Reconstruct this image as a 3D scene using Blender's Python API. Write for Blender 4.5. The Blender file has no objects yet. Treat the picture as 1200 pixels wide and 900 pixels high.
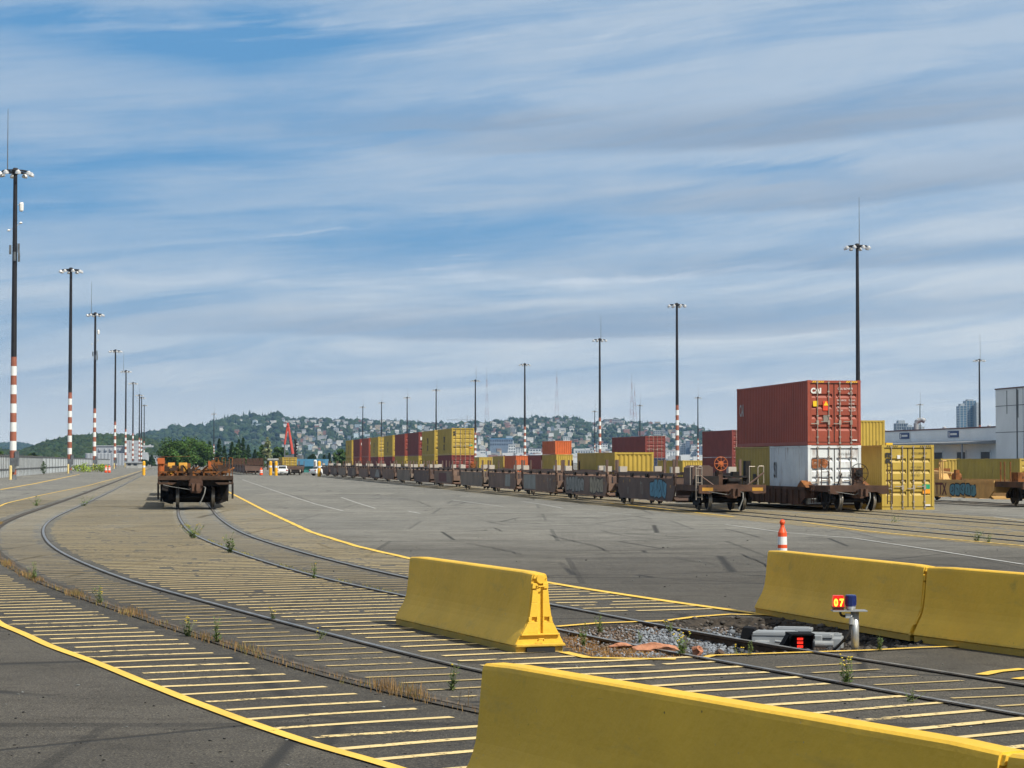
import bpy, math, random
import numpy as np
from mathutils import Vector, Matrix
random.seed(7); rng = np.random.default_rng(11)
R = math.radians
S = bpy.context.scene
COL = S.collection
# ---------------------------------------------------------------- camera
CAMH = 2.15; F = 2500.0; PITCH = math.atan(91/2500)
cam = bpy.data.objects.new('camera', bpy.data.cameras.new('camera'))
COL.objects.link(cam)
cam.location = (0, 0, CAMH); cam.rotation_euler = (R(90)+PITCH, 0, 0)
cam.data.lens = 75.0; cam.data.sensor_width = 36.0
cam.data.clip_start = 0.1; cam.data.clip_end = 40000
S.camera = cam
# ---------------------------------------------------------------- light
SUN = Vector((.684, -.60, 1.0)).normalized()
EL = math.asin(SUN.z); AZ = math.atan2(SUN.x, SUN.y)
sl = bpy.data.lights.new('sun', 'SUN'); sl.energy = 5.0; sl.angle = R(.6); sl.color = (1, .955, .85)
so = bpy.data.objects.new('sun', sl); COL.objects.link(so)
so.rotation_euler = SUN.to_track_quat('Z', 'Y').to_euler(); so.location = (0, 0, 60)
W = bpy.data.worlds.new('World'); S.world = W; W.use_nodes = True
S.view_settings.view_transform = 'Standard'; S.view_settings.look = 'None'
S.view_settings.exposure = 0.14; S.view_settings.gamma = 1.0
S.view_settings.use_curve_mapping = False
S.render.engine = 'CYCLES'
S.cycles.use_denoising = True
S.cycles.max_bounces = 6; S.cycles.diffuse_bounces = 3; S.cycles.glossy_bounces = 2
S.cycles.transparent_max_bounces = 8; S.cycles.volume_bounces = 0
S.cycles.use_adaptive_sampling = True; S.cycles.adaptive_threshold = .02

class NT_:
    """small node-tree helper"""
    def __init__(s, nt): s.nt = nt; s.n = nt.nodes; s.l = nt.links
    def new(s, t, **kw):
        x = s.n.new(t)
        for k, v in kw.items():
            if k.startswith('i_'):
                key = k[2:]; key = int(key) if key.isdigit() else key
                s.put(x.inputs[key], v)
            else: setattr(x, k, v)
        return x
    def put(s, sock, v):
        if isinstance(v, bpy.types.NodeSocket): s.l.new(v, sock)
        elif isinstance(v, bpy.types.Node): s.l.new(v.outputs[0], sock)
        else: sock.default_value = v
    def math(s, op, a, b=0.0, c=0.0, clamp=False):
        x = s.n.new('ShaderNodeMath'); x.operation = op; x.use_clamp = clamp
        s.put(x.inputs[0], a); s.put(x.inputs[1], b); s.put(x.inputs[2], c); return x.outputs[0]
    def mix(s, f, a, b, typ='MIX'):
        x = s.n.new('ShaderNodeMix'); x.data_type = 'RGBA'; x.blend_type = typ
        s.put(x.inputs[0], f); s.put(x.inputs[6], a); s.put(x.inputs[7], b); return x.outputs[2]
    def ramp(s, f, lo, hi, a=0.0, b=1.0):
        x = s.n.new('ShaderNodeMapRange'); x.interpolation_type = 'SMOOTHSTEP'
        s.put(x.inputs[0], f); x.inputs[1].default_value = lo; x.inputs[2].default_value = hi
        x.inputs[3].default_value = a; x.inputs[4].default_value = b; return x.outputs[0]
    def noise(s, vec, scale, detail=4, rough=.55, dist=0.0):
        x = s.n.new('ShaderNodeTexNoise'); s.l.new(vec, x.inputs['Vector'])
        x.inputs['Scale'].default_value = scale; x.inputs['Detail'].default_value = detail
        x.inputs['Roughness'].default_value = rough; x.inputs['Distortion'].default_value = dist
        return x.outputs[0]
    def vmul(s, vec, v):
        x = s.n.new('ShaderNodeVectorMath'); x.operation = 'MULTIPLY'
        s.l.new(vec, x.inputs[0]); x.inputs[1].default_value = v; return x.outputs[0]
    def vadd(s, vec, v):
        x = s.n.new('ShaderNodeVectorMath'); x.operation = 'ADD'
        s.l.new(vec, x.inputs[0]); s.put(x.inputs[1], v); return x.outputs[0]

def c4(c): return (c[0], c[1], c[2], 1.0)
# ---- sky: physical sky with thin cloud sheets laid over the dome by direction
w = NT_(W.node_tree)
for n_ in list(w.n): w.n.remove(n_)
sky = w.new('ShaderNodeTexSky', sky_type='NISHITA', sun_disc=False, sun_elevation=EL, sun_rotation=AZ,
            altitude=0, air_density=1.0, dust_density=1.0, ozone_density=2.0)
tc = w.new('ShaderNodeTexCoord'); D = tc.outputs['Generated']
sep = w.new('ShaderNodeSeparateXYZ'); w.l.new(D, sep.inputs[0])
X, Y, Z = sep.outputs
el = w.math('ARCTAN2', Z, w.math('SQRT', w.math('ADD', w.math('MULTIPLY', X, X), w.math('MULTIPLY', Y, Y))))
az = w.math('ARCTAN2', X, Y)
warp = w.noise(w.vmul(D, (3, 3, 12)), 1.0, 3)
tilt = w.math('MULTIPLY_ADD', az, -.10, el)      # the sheets rise slightly to the right
cmb = w.new('ShaderNodeCombineXYZ'); w.put(cmb.inputs[0], az); w.put(cmb.inputs[1], w.math('MULTIPLY_ADD', warp, .025, tilt))
P = cmb.outputs[0]
nb = w.noise(w.vmul(P, (4.2, 46, 1)), 1.0, 9, .60, .5)        # broad sheets
nw = w.noise(w.vadd(w.vmul(P, (7.5, 150, 1)), (3, 7, 0)), 1.0, 8, .62, .6)   # fine streaks
nl = w.noise(w.vadd(w.vmul(P, (13, 40, 1)), (9, 2, 0)), 1.0, 7, .62, 1.2)    # ragged wisps
def polar(u, v, su, sv, sl_, wob):
    a0 = math.atan((u-600)/F); e0 = math.atan((541-v)/F)
    da = w.math('DIVIDE', w.math('SUBTRACT', az, a0), su/F)
    e_ = w.math('MULTIPLY_ADD', w.math('SUBTRACT', az, a0), -sl_, w.math('MULTIPLY_ADD', w.math('SUBTRACT', nb, .5), wob, el))
    return da, w.math('DIVIDE', w.math('SUBTRACT', e_, e0), sv/F)
def blob(u, v, su, sv, sl_=0.0):
    da, de = polar(u, v, su, sv, sl_, .05)
    return w.math('EXPONENT', w.math('MULTIPLY', w.math('ADD', w.math('MULTIPLY', da, da), w.math('MULTIPLY', de, de)), -1.0))
def lens(u, v, su, sv, sl_=0.0):
    """flat-bottomed sheet, crisp below and thinning upwards"""
    da, de = polar(u, v, su, sv, sl_, .022)
    de = w.math('MULTIPLY_ADD', w.math('MULTIPLY', da, da), -.35, de)
    k = w.math('MULTIPLY', w.ramp(de, -.16, .12), w.ramp(de, .3, 1.5, 1, 0))
    return w.math('MULTIPLY', k, w.math('EXPONENT', w.math('MULTIPLY', w.math('MULTIPLY', da, da), -1.0)))
gap = w.math('ADD', blob(285, 62, 170, 30), w.math('MULTIPLY', blob(60, 40, 140, 22), .7))
gap = w.math('ADD', gap, w.math('MULTIPLY', blob(905, 197, 130, 9), .8))
gap = w.math('ADD', gap, w.math('MULTIPLY', blob(150, 235, 420, 60), .55))
gap = w.math('ADD', gap, w.math('MULTIPLY', blob(560, 290, 500, 32), .35))
cover = w.math('ADD', w.math('MULTIPLY_ADD', az, .7, w.ramp(nb, .33, .62, .45, .90)), w.math('MULTIPLY', w.math('SUBTRACT', nw, .5), .55))
cover = w.math('ADD', cover, w.math('MULTIPLY', w.math('SUBTRACT', nl, .5), .55))
cover = w.math('SUBTRACT', cover, w.math('MULTIPLY', gap, .62), clamp=True)
grey = w.math('ADD', lens(900, 168, 430, 46, .05), w.math('MULTIPLY', lens(1000, 243, 330, 40, .08), .85))
grey = w.math('ADD', grey, w.math('MULTIPLY', lens(640, 394, 520, 36, .01), .9))
grey = w.math('ADD', grey, w.math('MULTIPLY', lens(980, 322, 300, 28, .03), .8))
grey = w.math('ADD', grey, w.math('MULTIPLY', lens(560, 150, 200, 20, .10), .5))
grey = w.math('MULTIPLY', grey, w.ramp(nw, .25, .6, .65, 1.0), clamp=True)
white = w.math('ADD', blob(560, 322, 330, 10), w.math('MULTIPLY', blob(350, 280, 110, 8), .7))
white = w.math('ADD', white, w.math('MULTIPLY', blob(850, 325, 160, 8), .6))
white = w.math('ADD', white, w.math('MULTIPLY', blob(300, 30, 500, 14), .5))
white = w.math('MULTIPLY', white, w.ramp(w.math('MULTIPLY_ADD', nl, .5, w.math('MULTIPLY', nw, .5)), .44, .58), clamp=True)
hor = w.ramp(el, 0.0, .085, 1.0, 0.0)
blue = w.mix(.75, sky.outputs[0], (.8, 3.05, 6.1, 1))
cl = w.mix(w.ramp(el, .01, .16), (7.9, 8.3, 8.3, 1), (4.4, 5.5, 6.8, 1))
cl = w.mix(w.math('MULTIPLY', grey, .9), cl, (2.95, 3.75, 4.85, 1))
cl = w.mix(w.math('MULTIPLY', white, .6), cl, (7.8, 8.3, 8.8, 1))
cover = w.math('MAXIMUM', cover, w.math('MULTIPLY', white, .8))
cover = w.math('MAXIMUM', cover, w.math('MULTIPLY', grey, .85))
cover = w.math('MAXIMUM', cover, w.math('MULTIPLY', hor, .95))
high = w.ramp(el, .26, .55)  # unseen cloud cover above the view, added whiter to neutralise the ambient light
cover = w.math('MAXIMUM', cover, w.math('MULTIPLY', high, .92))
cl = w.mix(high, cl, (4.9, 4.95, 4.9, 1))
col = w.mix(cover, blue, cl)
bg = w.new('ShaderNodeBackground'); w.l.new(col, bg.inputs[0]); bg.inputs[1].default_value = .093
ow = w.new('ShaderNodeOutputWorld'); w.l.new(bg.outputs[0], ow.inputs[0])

# ---------------------------------------------------------------- measuring
cp, sp = math.cos(PITCH), math.sin(PITCH)
def ray(u, v):
    a = (u-600)/F; b = -(v-450)/F
    return Vector((a, cp-b*sp, sp+b*cp))
def G(u, v, z=0.0):
    d = ray(u, v); k = (z-CAMH)/d.z; return Vector((d.x*k, d.y*k, z))
def At(u, v, Y):
    d = ray(u, v); k = Y/d.y; return Vector((d.x*k, Y, CAMH+d.z*k))
EN = Vector((.98738, .15838, 0)); ET = Vector((-.15838, .98738, 0)); RZ = math.atan2(.15838, .98738)
def NT(n, t, z=0.0): 
    p = EN*n+ET*t; return Vector((p.x, p.y, z))

# ---------------------------------------------------------------- materials
MATS = {}
def M(name, base, rough=.7, metal=0.0, var=.18, scale=1.5, dirt=None, dirt_amt=.5, dirt_scale=3.0, bump=0.0, bscale=30, spec=.4, streak=False, emit=None, es=1.0, attr=None, uniq=True):
    if name in MATS: return MATS[name]
    m = bpy.data.materials.new(name); m.use_nodes = True; h = NT_(m.node_tree)
    b = h.n['Principled BSDF']
    t = h.new('ShaderNodeTexCoord'); v = t.outputs['Object']
    if uniq:
        oi = h.new('ShaderNodeObjectInfo'); 
        cx = h.new('ShaderNodeCombineXYZ'); h.put(cx.inputs[0], h.math('MULTIPLY', oi.outputs['Random'], 37.0)); h.put(cx.inputs[1], h.math('MULTIPLY', oi.outputs['Random'], 91.0))
        v = h.vadd(v, cx.outputs[0])
    n1 = h.noise(v, scale, 5, .6)
    lo = [c*(1-var) for c in base]; hi = [min(1, c*(1+var)) for c in base]
    col = h.mix(h.ramp(n1, .3, .7), c4(lo), c4(hi))
    if attr:
        at = h.new('ShaderNodeAttribute', attribute_name=attr); col = h.mix(1.0, col, at.outputs['Color'], 'MULTIPLY')
    if dirt:
        vv = h.vmul(v, (1, 1, .18)) if streak else v
        n2 = h.noise(vv, dirt_scale, 7, .65, .3)
        k = .5+.25*(1-dirt_amt)
        col = h.mix(h.ramp(n2, k-.06, k+.10, 0, .9), col, c4(dirt))
    h.l.new(col, b.inputs['Base Color'])
    b.inputs['Roughness'].default_value = rough; b.inputs['Metallic'].default_value = metal
    b.inputs['Specular IOR Level'].default_value = spec
    if bump:
        bn = h.new('ShaderNodeBump'); bn.inputs['Strength'].default_value = bump; bn.inputs['Distance'].default_value = .02
        h.put(bn.inputs['Height'], h.noise(v, bscale, 4)); h.l.new(bn.outputs[0], b.inputs['Normal'])
    if emit:
        b.inputs['Emission Color'].default_value = c4(emit); b.inputs['Emission Strength'].default_value = es
    MATS[name] = m; return m

# ---------------------------------------------------------------- mesh builder
class MB:
    def __init__(s): s.v = []; s.f = []; s.m = []
    def add(s, vs, fs, m=0, mx=None):
        o = len(s.v)
        if mx is not None: vs = [mx @ Vector(p) for p in vs]
        s.v += [tuple(p) for p in vs]; s.f += [tuple(i+o for i in f) for f in fs]; s.m += [m]*len(fs)
        return s
    def box(s, x0, x1, y0, y1, z0, z1, m=0, mx=None):
        vs = [(x0,y0,z0),(x1,y0,z0),(x1,y1,z0),(x0,y1,z0),(x0,y0,z1),(x1,y0,z1),(x1,y1,z1),(x0,y1,z1)]
        return s.add(vs, [(0,3,2,1),(4,5,6,7),(0,1,5,4),(1,2,6,5),(2,3,7,6),(3,0,4,7)], m, mx)
    def cbox(s, c, d, m=0, mx=None):
        return s.box(c[0]-d[0]/2, c[0]+d[0]/2, c[1]-d[1]/2, c[1]+d[1]/2, c[2]-d[2]/2, c[2]+d[2]/2, m, mx)
    def cyl(s, a, b, r0, r1=None, n=8, m=0, caps=True):
        a, b = Vector(a), Vector(b); r1 = r0 if r1 is None else r1
        q = (b-a).to_track_quat('Z', 'Y'); e1 = q @ Vector((1,0,0)); e2 = q @ Vector((0,1,0))
        vs = []
        for p, r in ((a, r0), (b, r1)):
            vs += [p+e1*(r*math.cos(2*math.pi*i/n))+e2*(r*math.sin(2*math.pi*i/n)) for i in range(n)]
        fs = [(i, (i+1) % n, n+(i+1) % n, n+i) for i in range(n)]
        if caps: fs += [tuple(range(n-1, -1, -1)), tuple(range(n, 2*n))]
        return s.add(vs, fs, m)
    def tube(s, pts, r, n=6, m=0):
        for a, b in zip(pts, pts[1:]): s.cyl(a, b, r, r, n, m)
        return s
    def prism_y(s, prof, y0, y1, m=0, caps=True):   # prof: list of (x,z), counter-clockwise seen from -y
        n = len(prof)
        vs = [(x, y0, z) for x, z in prof]+[(x, y1, z) for x, z in prof]
        fs = [(i, (i+1) % n, n+(i+1) % n, n+i)[::-1] for i in range(n)]
        if caps: fs += [tuple(range(n)), tuple(range(2*n-1, n-1, -1))]
        return s.add(vs, fs, m)
    def prism_x(s, prof, x0, x1, m=0):   # prof: list of (y,z)
        n = len(prof)
        vs = [(x0, y, z) for y, z in prof]+[(x1, y, z) for y, z in prof]
        fs = [(i, (i+1) % n, n+(i+1) % n, n+i) for i in range(n)]+[tuple(range(n-1, -1, -1)), tuple(range(n, 2*n))]
        return s.add(vs, fs, m)
    def prism_z(s, prof, z0, z1, m=0):   # prof: list of (x,y) ccw
        n = len(prof)
        vs = [(x, y, z0) for x, y in prof]+[(x, y, z1) for x, y in prof]
        fs = [(i, (i+1) % n, n+(i+1) % n, n+i) for i in range(n)]+[tuple(range(n-1, -1, -1)), tuple(range(n, 2*n))]
        return s.add(vs, fs, m)
    def ring(s, c, axis, Rr, r, n=16, k=5, m=0):
        c = Vector(c); q = Vector(axis).to_track_quat('Z', 'Y'); vs = []; fs = []
        for i in range(n):
            a = 2*math.pi*i/n
            for j in range(k):
                b = 2*math.pi*j/k; rr = Rr+r*math.cos(b)
                vs.append(c+q @ Vector((rr*math.cos(a), rr*math.sin(a), r*math.sin(b))))
        for i in range(n):
            for j in range(k):
                fs.append((i*k+j, ((i+1) % n)*k+j, ((i+1) % n)*k+(j+1) % k, i*k+(j+1) % k))
        return s.add(vs, fs, m)
    def lathe(s, prof, n=12, m=0, c=(0,0,0)):      # prof: (r,z) from bottom to top
        vs = []; fs = []
        for r, z in prof:
            vs += [(c[0]+r*math.cos(2*math.pi*i/n), c[1]+r*math.sin(2*math.pi*i/n), c[2]+z) for i in range(n)]
        for j in range(len(prof)-1):
            for i in range(n): fs.append((j*n+i, j*n+(i+1) % n, (j+1)*n+(i+1) % n, (j+1)*n+i))
        fs += [tuple(range(n-1, -1, -1)), tuple(range((len(prof)-1)*n, len(prof)*n))]
        return s.add(vs, fs, m)
    def mesh(s, name, mats):
        me = bpy.data.meshes.new(name); me.from_pydata(s.v, [], s.f); 
        for m in (mats if isinstance(mats, (list, tuple)) else [mats]): me.materials.append(m)
        me.polygons.foreach_set('material_index', s.m); me.update(); return me
    def build(s, name, mats, parent=None, loc=None, rz=None, smooth=False):
        me = s.mesh(name, mats)
        if smooth: me.shade_smooth()
        return put(name, me, parent, loc, rz)
def put(name, me, parent=None, loc=None, rz=None):
    o = bpy.data.objects.new(name, me); COL.objects.link(o)
    if parent: o.parent = parent
    if loc is not None: o.location = loc
    if rz is not None: o.rotation_euler = (0, 0, rz)
    return o
def tag(o, label=None, cat=None, group=None, kind=None):
    if label: o['label'] = label
    if cat: o['category'] = cat
    if group: o['group'] = group
    if kind: o['kind'] = kind
    return o
def thing(name, loc, rz=0.0, label=None, cat=None, group=None):
    o = bpy.data.objects.new(name, None); COL.objects.link(o); o.empty_display_size = .2
    o.location = loc; o.rotation_euler = (0, 0, rz); return tag(o, label, cat, group)
KIDS = {}
def copy_tree(o, parent=None):
    c = o.copy(); COL.objects.link(c); c.parent = parent
    if parent: c.matrix_parent_inverse = o.matrix_parent_inverse.copy()
    for ch in [k for k in KIDS.get(o.name) or o.children]: copy_tree(ch, c)
    return c
def recolor(o, frm, to):
    """object-linked material override"""
    for sl_ in o.material_slots:
        if sl_.material == frm: sl_.link = 'OBJECT'; sl_.material = to
def np_mesh(name, V, Fq, mat, cols=None, k=4):
    me = bpy.data.meshes.new(name); nv = len(V); nf = len(Fq)
    me.vertices.add(nv); me.vertices.foreach_set('co', np.asarray(V, dtype=np.float32).ravel())
    me.loops.add(nf*k); me.loops.foreach_set('vertex_index', np.asarray(Fq, dtype=np.int32).ravel())
    me.polygons.add(nf); me.polygons.foreach_set('loop_start', np.arange(0, nf*k, k, dtype=np.int32))
    if cols is not None:
        a = me.color_attributes.new('tint', 'FLOAT_COLOR', 'POINT'); a.data.foreach_set('color', np.asarray(cols, dtype=np.float32).ravel())
    me.materials.append(mat); me.update(calc_edges=True); me.validate(); return me
FONTS = {}
def text(s_, size, parent, loc, rot, mat, name='lettering', sx=1.0, thick=.0, align='LEFT'):
    cu = bpy.data.curves.new(name, 'FONT'); cu.body = s_; cu.size = size; cu.align_x = align; cu.offset = thick
    cu.resolution_u = 3
    t = bpy.data.objects.new('tmp', cu); me = bpy.data.meshes.new_from_object(t)
    bpy.data.objects.remove(t); bpy.data.curves.remove(cu)
    me.materials.clear(); me.materials.append(mat)
    for vv in me.vertices: vv.co.x *= sx
    o = put(name, me, parent); o.location = loc; o.rotation_euler = rot; return o
FRONT = (R(90), 0, 0)            # readable from -y
LEFT = (R(90), 0, R(-90))        # readable from -x
# ================================================================ GROUND
asph = bpy.data.materials.new('asphalt'); asph.use_nodes = True
def asphalt_nodes(m, dark=1.0):
    h = NT_(m.node_tree); b = h.n['Principled BSDF']
    v = h.new('ShaderNodeTexCoord').outputs['Object']
    big = h.noise(v, .045, 5, .6, .5); mid = h.noise(v, .5, 6, .65); fine = h.noise(v, 55, 3, .7); fine2 = h.noise(v, 14, 4, .7)
    stre = h.noise(h.vmul(v, (.35, 2.2, 1)), .6, 5, .6)
    # the lot is old pale asphalt; the strip nearest the barriers was relaid and is darker
    sx = h.new('ShaderNodeSeparateXYZ'); h.l.new(v, sx.inputs[0])
    yy = h.math('MULTIPLY_ADD', big, 26.0, sx.outputs[1])
    old = h.ramp(yy, 44, 92)
    lo_ = (.068*dark, .062*dark, .053*dark, 1); hi_ = (.170*dark, .168*dark, .156*dark, 1)
    col = h.mix(old, lo_, hi_)
    fine3 = h.noise(v, 3.2, 5, .7)
    col = h.mix(h.ramp(big, .35, .65, 0, .30), col, h.mix(1.0, col, (1.35, 1.33, 1.28, 1), 'MULTIPLY'))
    col = h.mix(h.ramp(mid, .40, .66, 0, .75), col, h.mix(1.0, col, (.70, .69, .67, 1), 'MULTIPLY'))
    col = h.mix(h.ramp(stre, .52, .70, 0, .7), col, h.mix(1.0, col, (1.3, 1.3, 1.27, 1), 'MULTIPLY'))
    col = h.mix(h.ramp(fine3, .50, .66, 0, .8), col, h.mix(1.0, col, (.66, .65, .64, 1), 'MULTIPLY'))
    col = h.mix(h.ramp(fine2, .52, .66, 0, .85), col, h.mix(1.0, col, (.55, .54, .53, 1), 'MULTIPLY'))
    col = h.mix(h.ramp(fine, .53, .62, 0, .95), col, h.mix(1.0, col, (2.9, 2.8, 2.6, 1), 'MULTIPLY'))
    f4 = h.noise(v, 24, 3, .65); col = h.mix(h.ramp(f4, .52, .64, 0, .8), col, h.mix(1.0, col, (.42, .42, .42, 1), 'MULTIPLY'))
    col = h.mix(h.ramp(fine, .48, .36, 0, .8), col, h.mix(1.0, col, (.45, .45, .45, 1), 'MULTIPLY'))
    # cracks: cell edges, bent and broken up
    wv = h.vadd(v, h.vmul(h.new('ShaderNodeTexNoise', i_Scale=.55, i_Detail=5).outputs['Color'], (2.6, 2.6, 0)))
    vo = h.new('ShaderNodeTexVoronoi', feature='DISTANCE_TO_EDGE'); h.l.new(wv, vo.inputs['Vector']); vo.inputs['Scale'].default_value = .16
    crack = h.math('MULTIPLY', h.ramp(vo.outputs['Distance'], .002, .013, 1, 0), h.ramp(h.noise(v, .12, 3), .40, .48))
    col = h.mix(h.math('MULTIPLY', crack, .85), col, (.02, .019, .018, 1))
    patch = h.new('ShaderNodeTexBrick', i_Scale=.055); h.l.new(h.vadd(h.vmul(v, (1, .45, 1)), (3.3, 1.2, 0)), patch.inputs['Vector'])
    patch.inputs['Color1'].default_value = (.80, .80, .80, 1); patch.inputs['Color2'].default_value = (1.12, 1.11, 1.08, 1); patch.inputs['Mortar'].default_value = (.5, .5, .5, 1); patch.inputs['Mortar Size'].default_value = .0035
    col = h.mix(.75, col, h.mix(1.0, col, patch.outputs['Color'], 'MULTIPLY'))
    tyre = h.noise(h.vadd(h.vmul(v, (1.1, .09, 1)), h.vmul(h.new('ShaderNodeTexNoise', i_Scale=.05).outputs['Color'], (9, 9, 0))), 1.0, 3, .5)
    col = h.mix(h.ramp(tyre, .58, .72, 0, .13), col, (.03, .029, .027, 1))
    oil = h.math('MULTIPLY', h.ramp(h.noise(v, 1.3, 3), .68, .76), .6)
    col = h.mix(oil, col, (.035, .034, .032, 1))
    h.l.new(col, b.inputs['Base Color']); b.inputs['Roughness'].default_value = .85; b.inputs['Specular IOR Level'].default_value = .35
    bn = h.new('ShaderNodeBump'); bn.inputs['Strength'].default_value = .55; bn.inputs['Distance'].default_value = .012
    h.put(bn.inputs['Height'], h.math('SUBTRACT', fine, h.math('MULTIPLY', crack, 2.0))); h.l.new(bn.outputs[0], b.inputs['Normal'])
asphalt_nodes(asph)
dark_asph = bpy.data.materials.new('dark_asphalt'); dark_asph.use_nodes = True; asphalt_nodes(dark_asph, .74)
def worn_paint(name, base, wear, edge=.5):
    """paint rubbed through to the surface below by a noise mask"""
    m = bpy.data.materials.new(name); m.use_nodes = True; h = NT_(m.node_tree); b = h.n['Principled BSDF']
    v = h.new('ShaderNodeTexCoord').outputs['Object']
    n1 = h.noise(v, 9, 6, .7); n2 = h.noise(v, .8, 4, .6); n3 = h.noise(v, 60, 2, .6)
    k = h.math('ADD', h.math('MULTIPLY', n1, .5), h.math('ADD', h.math('MULTIPLY', n2, .35), h.math('MULTIPLY', n3, .15)))
    col = h.mix(h.ramp(n2, .3, .7), c4([c*.82 for c in base]), c4(base))
    col = h.mix(h.ramp(n1, .5, .75, 0, .5), col, c4([c*.6 for c in base]))
    h.l.new(col, b.inputs['Base Color']); b.inputs['Roughness'].default_value = .75
    tr = h.new('ShaderNodeBsdfTransparent'); mx = h.new('ShaderNodeMixShader')
    h.put(mx.inputs[0], h.ramp(k, wear, wear+.07, 1, 0)); 
    # 1 keeps paint
    inv = h.math('SUBTRACT', 1.0, h.ramp(k, wear, wear+.07, 1, 0))
    h.put(mx.inputs[0], inv); h.l.new(b.outputs[0], mx.inputs[1]); h.l.new(tr.outputs[0], mx.inputs[2])
    h.l.new(mx.outputs[0], h.n['Material Output'].inputs[0]); return m
paint_y = worn_paint('yellow_line_paint', (.82, .53, .08), .60)
paint_h = worn_paint('hatch_paint', (.76, .58, .27), .525)
paint_f = worn_paint('faint_hatch_paint', (.52, .39, .17), .525)
paint_w = worn_paint('white_line_paint', (.52, .52, .50), .52)
soil = M('pit_soil', (.035, .028, .022), .95, var=.6, scale=9, dirt=(.10, .085, .07), dirt_amt=.5, dirt_scale=25, bump=1.0, bscale=22, uniq=False)
steel_rail = M('rail_steel', (.30, .28, .25), .38, .7, var=.35, scale=3, dirt=(.09, .05, .03), dirt_amt=.4, dirt_scale=9, uniq=False)
rail_side = M('rail_rust', (.06, .04, .03), .85, .2, var=.3, scale=5, uniq=False)
groove = M('flangeway_dirt', (.05, .043, .035), .95, var=.5, scale=4, dirt=(.16, .12, .07), dirt_amt=.45, dirt_scale=3, uniq=False)

# ---- curves through the measured ground points, kept as x(y)
def curve(pts, ext=None):
    P_ = [G(u, v) for u, v in pts]; a = sorted([(p.y, p.x) for p in P_]+(ext or []))
    ys = np.array([q[0] for q in a]); xs = np.array([q[1] for q in a])
    return ys, xs
def smooth_fn(ys, xs, lam):
    # knots in log distance, then a moving average in log y
    L = np.linspace(math.log(ys[0]), math.log(ys[-1]), 600); X_ = np.interp(np.exp(L), ys, xs)
    k = max(1, int(lam)); pad = np.pad(X_, k, mode='reflect', reflect_type='odd')
    ker = np.hanning(2*k+1); ker /= ker.sum(); Xs = np.convolve(pad, ker, 'valid')
    return lambda y: float(np.interp(math.log(max(y, .01)), L, Xs))
def ext_vp(p, Y): return (Y, p.x-.1604*(Y-p.y))
far1 = G(125, 579)
ys, xs = curve([(93,594),(67,605),(50,617),(54,635),(75,650),(100,661),(150,681),(200,695),(250,707),(300,722),(440,757),(562,789)],
               [(far1.y, far1.x), ext_vp(far1, 250), ext_vp(far1, 900), (19.0, 1.15), (15, 3.6), (10, 7.2)])
R1 = smooth_fn(ys, xs, 26)
far2 = G(250, 597)
ys, xs = curve([(253,604),(268,615),(284,626),(347,646),(420,665),(481,679),(652,710),(740,727),(794,738),(893,757),(955,765),(1123,791),(1169,800)],
               [(far2.y, far2.x), ext_vp(far2, 250), ext_vp(far2, 900), (16, 6.9), (12, 9.6)])
R2 = smooth_fn(ys, xs, 26)
def head(fn, y, d=.5):
    t = Vector((fn(y+d)-fn(y-d), 2*d, 0)).normalized(); return t, Vector((-t.y, t.x, 0))   # tangent, left normal
def stations(fn, y0, y1, step):
    y = y0; out = []
    while y < y1:
        t, n = head(fn, y); out.append((y, Vector((fn(y), y, 0)), t, n)); y += step*t.y
    return out
ys, xs = curve([(460,900),(370,875),(300,850),(215,820),(150,792),(65,760),(0,732),(7,590),(50,580),(100,570),(147,557.5)],
               [(36, -9.2), (45, -12.0), (70, -18.2), ext_vp(G(147,557.5), 900), (10, 1.6)])
BL = smooth_fn(ys, xs, 6)
pBR = G(290, 588)
ys, xs = curve([(866,717),(740,699),(652,685),(485,656),(420,641),(365,624),(310,598.5),(290,588)],
               [ext_vp(pBR, 250), ext_vp(pBR, 900)])
BR = smooth_fn(ys, xs, 6)
PIT = [(657,736),(700,732.5),(740,731),(778,730),(815,725.5),(855,723),(912,725),(970,734),(1046,746),(1090,752),(1060,759),(1016,762),(950,765),(880,767),(828,769),(790,772),(740,771),(690,769),(662,763),(655,750)]
PITW = [G(u, v) for u, v in PIT]
def in_pit(x, y, P_=PITW):
    c = False; j = len(P_)-1
    for i in range(len(P_)):
        a, b = P_[i], P_[j]
        if (a.y > y) != (b.y > y) and x < (b.x-a.x)*(y-a.y)/(b.y-a.y)+a.x: c = not c
        j = i
    return c
def pit_dist(x, y):
    d = 9e9; j = len(PITW)-1
    for i in range(len(PITW)):
        a, b = PITW[j], PITW[i]; ab = b-a; t = max(0, min(1, ((x-a.x)*ab.x+(y-a.y)*ab.y)/(ab.x**2+ab.y**2)))
        d = min(d, math.hypot(x-a.x-ab.x*t, y-a.y-ab.y*t)); j = i
    return d
def pit_z(x, y):
    d = min(1, pit_dist(x, y)/.28); uu = 600+F*x/y
    return -.12*d*d*(3-2*d)*(.55+.45*min(1, max(0, (uu-790)/60)))
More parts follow.
